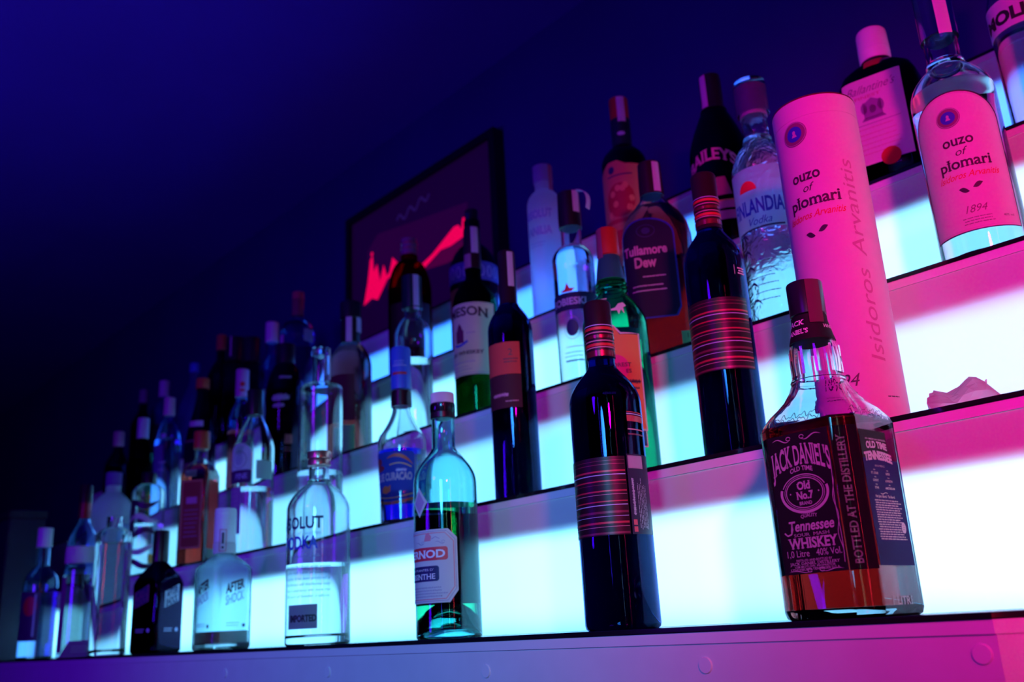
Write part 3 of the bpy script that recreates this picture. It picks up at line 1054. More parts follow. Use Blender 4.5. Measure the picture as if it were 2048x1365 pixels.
b.decal('emblem_figure', emblem_bust(-.004, .1575, .0072) + [ring(-.004, .1575, .0111, .0111, .0006, 1)], [I_BLUE, I_GREYV], off=.0012, parent=lb, u0=fu, zstep=.006)

# ---- absinthe bottle
b = Bottle('absinthe_bottle', 'pale green bottle with ribbed pink cap and cut-corner label on the lowest shelf', 'bottle', -.894, 0, .060, 52, GF)
Rb = .0382
L = neck_prof(Rb, .176, .0142, .222, .276, p=2.3, q=1.5, lip=.0012, foot=.003)
b.body(L, G_TEAL, wall=.003, base=.006, punt=.036, liquid=L_GREEN, level=.152)
b.cap(.277, .2905, .0145, C_PINK, ribs=64)
b.turned('cork_band', [(.258, .0149), (.2585, .0153), (.2765, .0153), (.277, .0149)], C_WINEFOIL)
b.decal('back_label', [rect(-R(76) * Rb, .041, R(76) * Rb, .145)], [P_DARKBACK], off=.0003, thick=.0002, u0=R(180) * Rb, step=.003)
fu = R(-48) * Rb
hw = R(66) * Rb
k = .010
oct_ = lambda m, q: [(-hw + m, .039 + m + k), (-hw + m + k, .039 + m), (hw - m - k, .039 + m), (hw - m, .039 + m + k * q), (hw - m, .121 - m - k), (hw - m - k, .121 - m), (-hw + m + k, .121 - m), (-hw + m, .121 - m - k)]
lb = b.decal('label', [poly(oct_(0, 1.3))], [P_WHITE], off=.0003, thick=.0002, u0=fu, step=.003)
def loop(p, wd, mi):
    return stroke(list(p) + [p[0], p[1]], wd, mi)
pr = [loop(oct_(.0022, 1.3), .0007, 2), loop(oct_(.0042, 1.3), .0010, 3)]
pr += [rect(-.036, .0860, .0330, .1010, 0, r=.003), rect(-.030, .0630, .0225, .0800, 1, r=.003)]
pr += [poly([(.004, .108), (.013, .108), (.014, .113), (.0115, .116), (.0105, .120 - .002), (.0065, .116)], 3), stroke([(.014, .110), (.019, .1125), (.024, .110)], .001, 2)]
pr += swirl(-.004, .106, .016, .002, 2) + swirl(.024, .106, .012, .002, 2)
pr += squiggle_lines(-.02, .032, .0560, 4, .0032, .0009, 2, 6, .0009)
b.decal('print', pr, [pmat('label_red_print', (.75, .03, .05), .5), I_NAVY, I_GREYV, pmat('label_rose_print', (.8, .25, .28), .5)], off=.0007, parent=lb, u0=fu, step=.003)
pr = [text('PERNOD', .0, .0892, .0088, .060, 0, serif=True, bold=.03), text('AUX PLANTES D\'', -.004, .0745, .0026, .040, 0), text('ABSINTHE', -.004, .0655, .0060, .044, 0, serif=True, bold=.01)]
b.decal('lettering', pr, [I_WHITE], off=.0010, parent=lb, u0=fu, step=.003)
b.decal('diamond_sticker', [poly([(0, .136), (.0125, .153), (0, .171), (-.0125, .153)])], [P_WHITE], off=.0003, thick=.0002, u0=R(-52) * Rb)
b.decal('diamond_sticker', [poly([(0, .141), (.0085, .153), (0, .166), (-.0085, .153)])], [pmat('mauve_print', (.5, .30, .5), .5)], off=.0007, u0=R(-52) * Rb)

# ---- printed clear vodka bottle
b = Bottle('vodka_bottle', 'clear printed vodka bottle with copper cap on the lowest shelf', 'bottle', -1.188, 0, .060, 60, GF)
Rb = .0445
L = neck_prof(Rb, .182, .0148, .222, .246, p=2.0, q=.95, foot=.004)
b.body(L, G_CLEAR, wall=.0032, base=.014, liquid=L_WATER, level=.1076)
b.turned('neck_ring', [(.2215, .0152), (.223, .0168), (.2255, .0168), (.227, .0150)], G_CLEAR)
b.cap(.2475, .2565, .0166, C_COPPER, 'cap_ring')
b.cap(.2568, .2680, .0172, C_COPPER)
fu = R(-40) * Rb
pr = [text('ABSOLUT', -.004, .1545, .0165, .082, 0, bold=.03), script('Country of Sweden', 0, .1450, .0060, .066, 3), text('VODKA', .0, .1270, .0175, .060, 1, bold=.03)]
pr += [text('This superb vodka', .008, .1155, .0036, .055, 3, shear=.25)]
for i, s in enumerate(('was distilled from grain grown', 'in the rich fields of southern', 'Sweden. It has been produced at', 'the famous old distilleries near', 'Ahus in accordance with more than', '400 years of Swedish tradition.')):
    pr.append(text(s, .012, .1010 - i * .0078, .0040, .070, 4, shear=.3))
pr.append(rect(-.016, .0215, .030, .0530, 2))
b.decal('lettering', pr, [I_NAVY, I_BLUE, P_GREY, pmat('pale_grey_ink', (.35, .38, .5), .5), pmat('teal_ink', (.10, .25, .35), .5)], off=.0003, u0=fu, step=.003)
b.decal('small_print', [text('IMPORTED', .009, .0310, .0088, .040, 0, bold=.05)], [I_BLACK], off=.0006, u0=fu)

# ---- two square bottles of spiced liqueur
def square_bottle(label, X, rz, half, H, zs, zn, rn, mat, K, liq, lvl, capz, capmat, group, wall=.004):
    b = Bottle('liqueur_bottle', label, 'bottle', X, 0, .060, rz, group)
    c = .32
    L = [(0, half - .003, half - .003, c), (.002, half - .0008, half - .0008, c), (.006, half, half, c), (zs, half, half, c)]
    for i, (z, r) in enumerate(curve(zs, half, zn, rn, 10, 2.2, 1.3)[1:]):
        L.append((z, r, r, c + (1 - c) * (i + 1) / 10))
    L += [(H - .012, rn, rn, 1), (H - .010, rn, rn, 1)]
    b.body(L, mat, wall=wall, base=.010, K=9, liquid=liq, level=lvl, solid=liq is None)
    b.half = half
    return b
b = square_bottle('black square liqueur bottle with white slanted lettering on two faces, lowest shelf', -1.753, 68 - 45, .0335, .217, .118, .160, .0128, G_BLACK, 9, None, None, None, None, GF)
b.cap(.160, .217, .0142, C_BLACK)
Lp = 2 * .0335 * .68 + .0107 * PI / 2
for nm, u0, z in (('label', 0.0, .083), ('label', Lp, .083)):
    lb = b.decal(nm, [poly([(-.0200, z - .006), (.0135, z + .006), (.0135, z + .036), (-.0200, z + .022)])], [paper('lit_face_print', (.55, .58, .75), .1) if u0 else paper('shaded_face_print', (.20, .06, .16), .1)], off=.0003, thick=.0002, u0=u0 + (.003 if u0 else -.002))  # one white print: paler and darker copies put each face's light into colour
    q = [text('AFTER', -.003, z + .0165, .0125, .029, 0, bold=.06, rot=0), text('SHOCK', -.003, z + .0015, .0125, .029, 0, bold=.06)]
    q = [([(x, zz + .36 * (x + .003)) for x, zz in v], f, m) for v, f, m in q]
    b.decal('lettering', q, [I_NAVY], off=.0007, parent=lb, u0=u0 + (.003 if u0 else -.002))
    b.decal('small_print', squiggle_lines(-.016, .006, z - .042, 2, .004, .0014, 0, 9, .0006) + [disc(.014, z - .044, .0035)], [I_LILAC], off=.0004, u0=u0)

b = square_bottle('satin clear square liqueur bottle with dark slanted lettering and white cap, lowest shelf', -1.487, 65 - 58, .0355, .224, .122, .150, .0150, G_SATIN, 9, L_RED, .028, None, None, GF)
b.cap(.168, .224, .0172, C_WHITE, r0=.0176)
for z in (.196, .206, .214):
    b.turned('cap_groove', [(z, .0170), (z + .0007, .0178), (z + .0022, .0178), (z + .003, .0170)], C_WHITE)
nb = b.cap(.150, .1678, .0182, P_WHITE, name='neck_band')
q = [frame(-.0055, .153, .0055, .188, .0008, 0), rect(-.0016, .165, .0016, .183, 1), disc(0, .159, .002, mi=1)]
b.decal('neck_mark', q, [P_RED, I_DARK], off=.0008, surf=Surf([(0, .0184), (1, .0184)]), u0=R(48) * .0184)
Lp = 2 * .0355 * .68 + .01136 * PI / 2
for u0 in (0.0, Lp):
    z = .090
    q = [text('AFTER', 0, z, .0150, .034, 0, bold=.05), text('SHOCK', .0, z - .018, .0150, .034, 1, bold=.03)]
    q = [([(x, zz + (.34 if u0 == 0 else .30) * x) for x, zz in v], f, m) for v, f, m in q]
    b.decal('lettering', q, [I_DARK, pmat('pale_teal_print', (.42, .62, .66), .5)], off=.0003, u0=u0)
    b.decal('small_print', squiggle_lines(-.016, .012, .040, 2, .004, .0012, 0, 11, .0006) + [disc(.017, .036, .003, mi=1)], [MATS['pale_teal_print'], I_NAVY], off=.0003, u0=u0)

# ---- left end of the lowest shelf
t = link('storage_box', None, loc=(-2.98, .062, 0))
tag(t, 'dark navy upright box standing at the far left end of the counter', 'box')
box('box_body', -.33, -.045, 0, .345, .045, .345, pmat('navy_box_lacquer', (.004, .002, .03), .5, var=.1), t, bevel=.003)
box('box_lid', -.333, -.048, .3455, .348, .048, .366, pmat('navy_lid_lacquer', (.003, .002, .02), .45, var=.1), t, bevel=.003)

b = Bottle('vodka_bottle', 'clear bottle with white cap and dark label, leftmost on the lowest shelf', 'bottle', -2.468, 0, .060, 74, GF)
Rb = .0385
b.body(neck_prof(Rb, .165, .0145, .212, .262, p=2.6, q=1.2), G_BLUE, liquid=L_WATER, level=.15)
b.cap(.256, .302, .0168, C_WHITE)
b.decal('label', [band(.040, .150, -75, 18, Rb)], [paper('dark_violet_label', (.07, .02, .12), .1)], off=.0003, thick=.0002, u0=R(-15) * Rb)
b.decal('print', [disc(0, .118, .016, .022, 0), rect(.010, .05, .014, .145, 1)], [I_RED, I_LILAC], off=.0007, u0=R(-30) * Rb)

b = Bottle('liqueur_bottle', 'very tall slim bottle of yellow liqueur, second from the left on the lowest shelf', 'bottle', -2.257, 0, .080, 72, GF)
Rb = .0350
L = [(0, Rb - .002), (.0015, Rb), (.185, Rb - .001)] + curve(.185, Rb - .001, .196, Rb - .004, 4) + [(.200, Rb - .002), (.238, Rb - .003)] + curve(.240, Rb - .003, .292, .0135, 10, 2.0, 1.2) + [(.352, .0125), (.353, .0115)]
b.body(L, G_BLUE, liquid=L_YELLOW, level=.175)
b.cap(.335, .378, .0142, C_WINEFOIL)
b.sleeve(.300, .336, C_REDFOIL, 'capsule')
b.decal('label', [band(.199, .236, -80, 80, Rb)], [P_WHITE], off=.0003, thick=.0002, step=.003)
b.decal('side_label', [band(.01, .17, -85, -45, Rb)], [paper('purple_side_label', (.30, .03, .30), .2)], off=.0003, thick=.0002)

b = Bottle('liqueur_bottle', 'straight square clear bottle with dark red back label, left of the black square bottle', 'bottle', -1.973, 0, .050, 71 + 8, GF)
c = .35
L = [(0, .0310, .0270, c), (.003, .0330, .0290, c), (.225, .0330, .0290, c), (.236, .0315, .0275, .5), (.243, .024, .022, .8), (.247, .016, .016, 1), (.264, .0150, .0150, 1), (.269, .0160, .0160, 1)]
b.body(L, G_CLEAR, base=.012, wall=.004, K=7, liquid=L_WATER, level=.216)
b.decal('back_label', [rect(-.020, .095, .026, .206)], [paper('dark_red_back_label', (.20, .01, .03), .35)], off=.0003, thick=.0002, u0=.088)

b = Bottle('folded_card', 'small dark folded card standing before the tall bottles at the lowest shelf left end', 'card', -2.03, 0, .022, 72)
bm = bmesh.new()
P = [(-.040, 0, 0), (.036, 0, 0), (.028, .016, .030), (-.024, .016, .030), (-.036, .034, 0), (.040, .034, 0)]
v = [bm.verts.new(p) for p in P]
f1 = bm.faces.new((v[0], v[1], v[2], v[3])); f2 = bm.faces.new((v[3], v[2], v[5], v[4]))
r = bmesh.ops.extrude_face_region(bm, geom=[f1, f2])
bmesh.ops.translate(bm, verts=[x for x in r['geom'] if isinstance(x, bmesh.types.BMVert)], vec=(0, 0, .0012))
bmesh.ops.recalc_face_normals(bm, faces=bm.faces[:])
from_bm('card_body', bm, paper('violet_card', (.28, .10, .34), .05), b.root, smooth=False)
b.decal('print', squiggle_lines(-.02, .02, .02, 3, .005, .0012, 0, 2, .0006), [I_GREYV], off=0, surf=type('F', (), {'point': lambda s, u, z, off=0, uref=None: Vector((u, z / .03 * .016 - .0012, z + .0002))})())

# ---- second shelf
b = Bottle('vodka_bottle', 'frosted white bottle glowing pale blue, leftmost on the second shelf', 'bottle', -2.472, 1, .072, 71, G1)
b.body(neck_prof(.0480, .188, .0180, .234, .276, p=2.2, q=1.1), G_FROST, liquid=L_WATER, level=.17)
b.cap(.250, .284, .0195, paper('violet_plastic', (.22, .10, .45), .2))
b.decal('label', [band(.03, .15, 20, 80, .048)], [paper('pale_blue_label', (.45, .55, .8), .4)], off=.0003, thick=.0002)

b = Bottle('spirit_bottle', 'small clear bottle with black wavy printed bands, second from left on the second shelf', 'bottle', -2.201, 1, .060, 69, G1)
Rb = .0370
b.body(neck_prof(Rb, .190, .0150, .216, .226, p=2.4, q=1.0), G_CLEAR, liquid=L_WATER, level=.12)
b.cap(.214, .240, .0165, C_BLACK)
q = []
for i, z in enumerate((.030, .062, .098, .130, .165)):
    pts = [(R(-85 + 130 * t) * Rb, z + .007 * math.sin(t * 7 + i * 1.7)) for t in [j / 24 for j in range(25)]]
    q.append(stroke(pts, .013, i % 2, taper=True))
q += [rect(R(-80) * Rb, .02, R(-45) * Rb, .17, 0), rect(R(10) * Rb, .03, R(30) * Rb, .05, 2)]
b.decal('print', q, [pmat('black_wavy_print', (.03, .01, .05), .4), P_WHITE, P_YELLOW], off=.0003, step=.003)

b = Bottle('whiskey_bottle', 'square amber whiskey bottle with rust-coloured gold-edged label on the second shelf', 'bottle', -1.918, 1, .060, 66 - 28, G1)
c = .25
L = [(0, .029, .029, c), (.004, .0315, .0315, c), (.190, .0315, .0315, c), (.203, .0285, .0285, .4), (.214, .022, .022, .7), (.224, .0145, .0145, 1), (.250, .0132, .0132, 1), (.270, .0132, .0132, 1)]
b.body(L, G_CLEAR, K=7, base=.008, wall=.003, liquid=glass('orange_whiskey', (1, 1, 1), ior=1.36, absorb=(.93, .16, .02), dens=60), level=.212)
b.cap(.248, .286, .0165, C_ORANGE)
lb = b.decal('label', [rect(-.0235, .036, .0235, .178)], [paper('rust_label', (.40, .08, .05), .3)], off=.0003, thick=.0002)
b.decal('print', [frame(-.0222, .038, .0222, .176, .0014, 0), rect(-.012, .128, .012, .142, 1)] + squiggle_lines(-.016, .016, .115, 7, .009, .0014, 1, 4, .0008), [I_GOLD, I_ROSE], off=.0007, parent=lb)
b.decal('shoulder_sticker', [rect(-.018, .185, .008, .200)], [P_GREENW], off=.0003, thick=.0002)
Lq = 2 * (.0315 - .0079) + .0079 * PI / 2
b.decal('side_label', [rect(-.020, .036, .020, .178)], [P_RED], off=.0003, thick=.0002, u0=Lq)

b = Bottle('rum_bottle', 'clear bottle with dark cap and glowing white crest label, on the second shelf', 'bottle', -1.677, 1, .060, 63, G1)
Rb = .0395
b.body(neck_prof(Rb, .205, .0150, .272, .318, p=1.5, q=1.1), G_CLEAR, liquid=L_WATER, level=.128, wall=.003)
b.cap(.272, .324, .0160, C_BLACK)
fu = R(-42) * Rb
lb = b.decal('label', [rect(-.026, .142, .026, .190, 0, arch=.022)], [paper('bright_crest_label', (.80, .85, .9), .6)], off=.0003, thick=.0002, u0=fu, step=.003)
b.decal('print', [ring(0, .180, .017, .017, .0012, 1), disc(0, .180, .009, .011, 2), rect(-.030, .135, .026, .160, 0, r=.003)] , [paper('plum_tag', (.06, .015, .10), .0), P_GREY, paper('pale_crest_print', (.55, .68, .72), .5)], off=.0007, u0=fu, step=.003)
b.decal('lettering', [text('PINE', .006, .143, .010, .026, 0, serif=True)], [I_LILAC], off=.0011, u0=fu)
b.decal('side_label', [band(.142, .178, 8, 62, Rb)], [paper('pale_green_side_label', (.62, .80, .72), .5)], off=.0003, thick=.0002, step=.003)
b.decal('lower_label', [band(.040, .128, -80, -32, Rb)], [paper('mauve_lower_label', (.40, .16, .45), .2)], off=.0003, thick=.0002, step=.003)
b.decal('print', squiggle_lines(-.012, .012, .12, 7, .009, .0014, 0, 8, .0007) + [rect(-.011, .046, .009, .062, 1)], [I_GREYV, I_DARK], off=.0007, u0=R(-57) * Rb)

b = Bottle('gin_bottle', 'tall clear straight bottle with flat shoulders rising behind the printed vodka bottle', 'bottle', -1.446, 1, .072, 60, G1)
Rb = .0392
b.body(neck_prof(Rb, .272, .0158, .287, .352, p=3.4, q=.8), G_CLEAR, liquid=L_WATER, level=.125, wall=.0032, base=.012)
b.cap(.338, .354, .0170, C_CLEARCAP)
strip(b, .292, .352, .006, P_LILAC, 62, surf=Surf([(0, .0172), (1, .0172)]))

b = Bottle('liqueur_bottle', 'flared bottle of deep blue liqueur with blue cap on the second shelf', 'bottle', -1.180, 1, .060, 55, G1)
L = [(0, .0290), (.0015, .0312), (.004, .0322), (.115, .0374), (.126, .0378), (.1335, .0372), (.139, .0350)] + curve(.140, .0345, .186, .0138, 10, 1.0, 1.7) + [(.212, .0132), (.279, .0132), (.280, .0122)]
Rb = .036
b.body(L, G_CLEAR, wall=.0026, base=.008, liquid=L_BLUE, level=.126)
b.sleeve(.2135, .283, C_BLUE, 'cap', .0028)
b.sleeve(.186, .2115, C_WINEFOIL, 'neck_collar', .0028)
nb = b.decal('cap_print', [rect(-.012, .250, .012, .2515, 0), rect(-.012, .236, .012, .240, 1)] + squiggle_lines(-.01, .01, .258, 2, .004, .001, 0, 5), [I_LILAC, I_RED], off=.0004, surf=Surf([(0, .0161), (1, .0161)]), u0=R(-10) * .016)
fu = R(-36) * Rb
lb = b.decal('label', [rect(-.041, .030, .041, .110, 0, r=.006)], [P_BLUE], off=.0003, thick=.0002, u0=fu, uref=Rb, zstep=.02, step=.003)
q = [text('BLUE CURACAO', .004, .0665, .0115, .066, 0, bold=.04)]
q += [stroke([(-.002 + .040 * t, .096 + .012 * math.sin(PI * (t * .8 + .1)) - .010 * t) for t in [i / 16 for i in range(17)]], .0055, 1, taper=True)]
q += [stroke([(.002 + .034 * t, .0895 + .004 * math.sin(PI * t) - .004 * t) for t in [i / 16 for i in range(17)]], .0016, 2)]
q += [stroke([(-.034 + .072 * t, .046 - .006 * math.sin(PI * t)) for t in [i / 16 for i in range(17)]], .0014, 2), stroke([(-.036 + .076 * t, .0385 - .006 * math.sin(PI * t)) for t in [i / 16 for i in range(17)]], .004, 1)]
q += [poly([(-.016, .049), (-.006, .047), (.002, .050), (.003, .060), (-.002, .057), (-.008, .059), (-.015, .056)], 1), disc(-.022, .096, .009, .006, 3), disc(-.020, .086, .012, .005, 3)]
q += squiggle_lines(.012, .030, .081, 1, .003, .003, 4, 5, .0018)
b.decal('lettering', q, [I_GREYV, pmat('rust_orange_print', (.55, .12, .05), .5), I_GOLD, pmat('dull_red_print', (.30, .02, .05), .5), I_LILAC], off=.0007, parent=lb, u0=fu, uref=Rb, zstep=.02, step=.003)

b = Bottle('wine_bottle', 'slim dark wine bottle with red label on second shelf, right of the green-footed whiskey', 'bottle', -.912, 1, .055, 48, G1)
Rb = .0310
b.body(neck_prof(Rb, .234, .0118, .278, .354, p=2.2, q=1.4, foot=.003), G_WINE, solid=True)
b.sleeve(.275, .356, C_WINEFOIL, 'capsule', .0007)
strip(b, .300, .352, .009, P_LILAC, 24)
fu = R(-29) * Rb
lb = b.decal('label', [band(.168, .213, -52, 50, Rb, 0)], [paper('tomato_label', (.58, .06, .05), .0)], off=.0003, thick=.0002, u0=fu, step=.003)
b.decal('lower_label', [band(.122, .1675, -52, 50, Rb, 0)], [paper('maroon_label', (.06, .008, .02), .0)], off=.0003, thick=.0002, u0=fu, step=.003)
b.decal('lettering', [text('2', .014, .194, .009, None, 0)] + squiggle_lines(.004, .024, .189, 2, .004, .0012, 0, 4, .0009), [I_DARK], off=.0007, parent=lb, u0=fu)
b.decal('lower_lettering', squiggle_lines(-.016, .012, .140, 1, .004, .003, 0, 6, .0022) + squiggle_lines(.004, .022, .131, 1, .004, .0012, 0, 7, .0008), [I_ROSE], off=.0007, u0=fu)

b = Bottle('herbal_liqueur_bottle', 'green bottle with red cap and orange label, half hidden behind the foremost wine bottle', 'bottle', -.747, 1, .085, 41, G1)
Rb = .0413
L = neck_prof(Rb, .200, .0185, .246, .252, p=1.9, q=1.1)
L = L[:-2] + [(.2475, .0190), (.2495, .0208), (.2525, .0190), (.2545, .0210), (.2575, .0190), (.2600, .0206), (.2630, .0185), (.282, .0160), (.300, .0130), (.320, .0125)]
b.body(L, G_GREEN, wall=.003, base=.008, liquid=glass('green_herbal_liqueur', (1, 1, 1), ior=1.36, absorb=(.2, .8, .45), dens=8), level=.19)
b.sleeve(.264, .300, paper('dark_teal_foil', (.02, .12, .13), .1, .3), 'neck_foil', .0008)
b.cap(.298, .338, .0142, C_RED, r0=.0152, bev=.003)
strip(b, .292, .336, .010, pmat('plum_strip', (.22, .05, .12), .5), -48)
fu = R(-2) * Rb
lp = [(-.040, .062), (.030, .062), (.030, .180), (.006, .180), (.000, .190), (-.010, .196), (-.020, .190), (-.026, .180), (-.040, .180)]
lb = b.decal('label', [poly(lp)], [P_ORANGE], off=.0003, thick=.0002, u0=fu, step=.003)
b.decal('label_border', [loop([(x + (.0012 if x > 0 else -.0012), z + (.0015 if z > .1 else -.0015)) for x, z in lp], .0022, 0), frame(.0205, .040, .0305, .061, .0014, 0)], [P_WHITE], off=.0005, u0=fu, step=.003)
q = [disc(-.002, .138, .0165, mi=0), rect(-.036, .070, .0055, .117, 0)]
b.decal('print', q, [P_PINK], off=.0007, parent=lb, u0=fu)
q = [text('FOREST', .004, .139, .0048, .026, 0, bold=.02), text('ES', .0135, .131, .0048, .0065, 0, bold=.02), text('DRINKS', .021, .1185, .0055, .016, 0, bold=.03), text('SECRET', -.002, .1185, .0055, .026, 1, bold=.02), text('SPIRIT', .018, .1105, .0040, .014, 0)]
q = [q[0], q[1]] + squiggle_lines(.012, .029, .120, 1, .004, .0035, 0, 14, .0018) + squiggle_lines(-.020, .010, .120, 1, .004, .0022, 1, 15, .0018) + squiggle_lines(.014, .026, .112, 1, .004, .0016, 0, 16, .0012)
q += swirl(-.006, .112, .02, .0015, 1)
b.decal('lettering', q, [I_DARK, I_FAINT], off=.0010, parent=lb, u0=fu)
q = [poly([(-.010, .214), (-.004, .216), (.000, .222), (.006, .224), (.010, .219), (.006, .216), (.007, .207), (.003, .213), (.000, .206), (-.002, .212), (-.010, .212)])]
q += squiggle_lines(-.028, -.012, .232, 1, .004, .0015, 0, 3, .001)
b.decal('embossed_stag', q, [P_WHITE], off=.0006, u0=R(10) * .035, zstep=.004, surf=b.surf)
b.decal('foot_mark', [rect(.0220, .0415, .0290, .0595)], [I_NAVY], off=.0004, u0=fu)

# crumpled wrapper
rt_ = link('crumpled_wrapper', None, loc=(-.325, YL[1] + .060, ZL[1]))
rt_.rotation_euler = (0, 0, R(22))
tag(rt_, 'crumpled translucent plastic wrapper lying on the second shelf at far right', 'wrapper')
rnd = random.Random(3)
bm = bmesh.new()
bmesh.ops.create_icosphere(bm, subdivisions=3, radius=1)
cells = [(Vector((rnd.uniform(-1, 1), rnd.uniform(-1, 1), rnd.uniform(-.6, 1))).normalized(), rnd.uniform(.62, 1.0)) for i in range(15)]
for v in bm.verts:
    n_ = v.co.normalized()
    d = min(h / max(.2, n_.dot(c)) for c, h in cells)
    v.co = n_ * min(d, 1.25)
    lump = .62 + .38 * abs(math.sin(v.co.x * 2.4 + .9))
    v.co = Vector((v.co.x * .036, v.co.y * .020, max(0, (v.co.z + .55) * .0225 * lump)))
from_bm('wrapper_film', bm, frosted('milky_plastic_film', (.88, .72, .80), .5), rt_, smooth=False)
bm = bmesh.new()
for (x, z, s_) in ((-.003, .0300, .0030), (.015, .0295, .0022)):
    bmesh.ops.create_cone(bm, cap_ends=True, segments=5, radius1=s_, radius2=s_ * .2, depth=.006, matrix=Matrix.Translation((x, 0, z - .003)) @ Matrix.Rotation(R(25), 4, 'Y'))
from_bm('torn_edge', bm, MATS['milky_plastic_film'], rt_, smooth=False)

# ---- third shelf
b = Bottle('spirit_bottle', 'dark bottle with dusky pink cap, leftmost on the third shelf', 'bottle', -2.854, 2, .060, 71, G2)
b.body(neck_prof(.035, .19, .0140, .245, .270, p=2.0), G_BLACK, solid=True)
b.cap(.255, .301, .0165, pmat('dusky_pink_cap', (.42, .20, .32), .4))
b = Bottle('spirit_bottle', 'dark green bottle with pale lilac cap, second from left on the third shelf', 'bottle', -2.664, 2, .060, 70, G2)
b.body(neck_prof(.035, .18, .0140, .245, .270, p=2.0), G_DKGREEN, liquid=L_RED, level=.15)
b.cap(.245, .305, .0160, pmat('pale_lilac_cap', (.55, .45, .66), .4))
strip(b, .25, .304, .010, P_LILAC, 40)
b = Bottle('vodka_bottle', 'clear round-shouldered bottle with pink-lilac cap glowing blue, third from left on the third shelf', 'bottle', -2.481, 2, .060, 68, G2)
b.body(neck_prof(.0345, .185, .0140, .268, .290, p=1.9, q=1.0), G_BLUE, liquid=L_WATER, level=.21)
b.cap(.275, .326, .0150, pmat('pink_lilac_cap', (.62, .36, .55), .4))
b.decal('label', [band(.10, .19, -70, -20, .0345)], [paper('slate_violet_label', (.14, .12, .42), .3)], off=.0003, thick=.0002)
b.decal('print', [disc(0, .215, .008, .006), rect(-.010, .12, .008, .123), rect(-.010, .14, .010, .143)], [I_LILAC], off=.0007, u0=R(-20) * .0345)
b = Bottle('spirit_bottle', 'black bottle with orange cap above the square amber whiskey, on the third shelf', 'bottle', -2.275, 2, .062, 66, G2)
b.body(neck_prof(.0385, .155, .0140, .285, .315, p=1.3, q=1.2), G_BLACK, solid=True)
b.cap(.305, .332, .0172, C_ORANGE)
b.decal('label', [band(.05, .165, -70, 20, .0385)], [paper('purple_brown_label', (.16, .05, .14), .1)], off=.0003, thick=.0002)
b.decal('neck_label', [band(.20, .215, -60, 10, .030)], [P_LILAC], off=.0005, surf=Surf([(0, .0355), (.19, .0352), (.23, .030)]))
b = Bottle('whiskey_bottle', 'clear pinkish-capped amber spirit bottle left of the round-shouldered black bottle, third shelf', 'bottle', -2.045, 2, .060, 64, G2)
b.body(neck_prof(.0300, .175, .0135, .225, .290, p=2.2), G_BLUE, liquid=L_WHISKEY, level=.148)
b.cap(.232, .301, .0155, pmat('lilac_pink_cap', (.55, .32, .52), .4))
b.decal('cap_mark', [disc(0, .262, .006), rect(-.006, .244, .006, .250)], [I_RED], off=.0005, surf=Surf([(0, .0156), (1, .0156)]))
b = Bottle('rum_bottle', 'round-shouldered black bottle with short dark neck, left of the brown bottle on the third shelf', 'bottle', -1.837, 2, .062, 62, G2)
Rb = .0424
b.body(neck_prof(Rb, .190, .0190, .266, .285, p=2.0, q=.85), G_BLACK, solid=True)
b.cap(.262, .310, .0205, C_BLACK)
q = squiggle_lines(-.020, .020, .178, 1, .004, .010, 0, 23, .0045) + squiggle_lines(-.018, .010, .160, 1, .004, .006, 0, 24, .0030)
b.decal('shoulder_print', squiggle_lines(-.005, .024, .225, 1, .004, .004, 0, 25, .003), [pmat('dim_grey_print', (.30, .28, .36), .5)], off=.0005, u0=R(-12) * Rb, zstep=.006)
b.decal('lower_print', [rect(.010, .075, .026, .095, 0)] + squiggle_lines(.008, .026, .066, 2, .006, .0014, 0, 5), [pmat('dull_rust_print', (.28, .06, .06), .5)], off=.0005, u0=R(-12) * Rb)
b.decal('lettering', q, [pmat('dim_grey_print', (.30, .28, .36), .5), pmat('dull_rust_print', (.28, .06, .06), .5)], off=.0005, u0=R(-12) * Rb, zstep=.006, surf=b.surf)

b = Bottle('rum_bottle', 'brown bottle with black cap and white neck strip, third shelf above the blue liqueur', 'bottle', -1.577, 2, .068, 58, G2)
Rb = .0425
b.body(neck_prof(Rb, .195, .0190, .246, .300, p=2.0, q=.9), G_CLEAR, liquid=L_RUM, level=.235, wall=.003)
b.cap(.298, .334, .0215, C_BLACK)
b.sleeve(.246, .297, C_BLACK, 'neck_foil', .0010)
strip(b, .244, .300, .012, P_WHITE, -10)
b.decal('neck_label', [rect(.012, .266, .030, .298), ], [P_LILAC], off=.0012, surf=Surf([(0, .0205), (1, .0205)]), thick=.0002)
b.decal('base_patch', [band(.012, .066, -26, 20, Rb)], [P_GREENW], off=.0003, thick=.0002, u0=R(-10) * Rb)  # green tint at the foot, laid on as a patch
b.decal('label', [band(.075, .170, -80, 10, Rb)], [paper('dark_brown_label', (.10, .02, .03), .1)], off=.0003, thick=.0002)

b = Bottle('vodka_bottle', 'clear bottle with dark green neck foil and pale strip on the third shelf', 'bottle', -1.367, 2, .072, 54, G2)
Rb = .0358
b.body(neck_prof(Rb, .198, .0160, .242, .270, p=2.2, q=.9, lip=.0015), G_CLEAR, liquid=L_WATER, level=.155)
b.sleeve(.258, .325, C_GREENFOIL, 'neck_foil', .0022)
strip(b, .254, .324, .012, P_LILAC, 25)

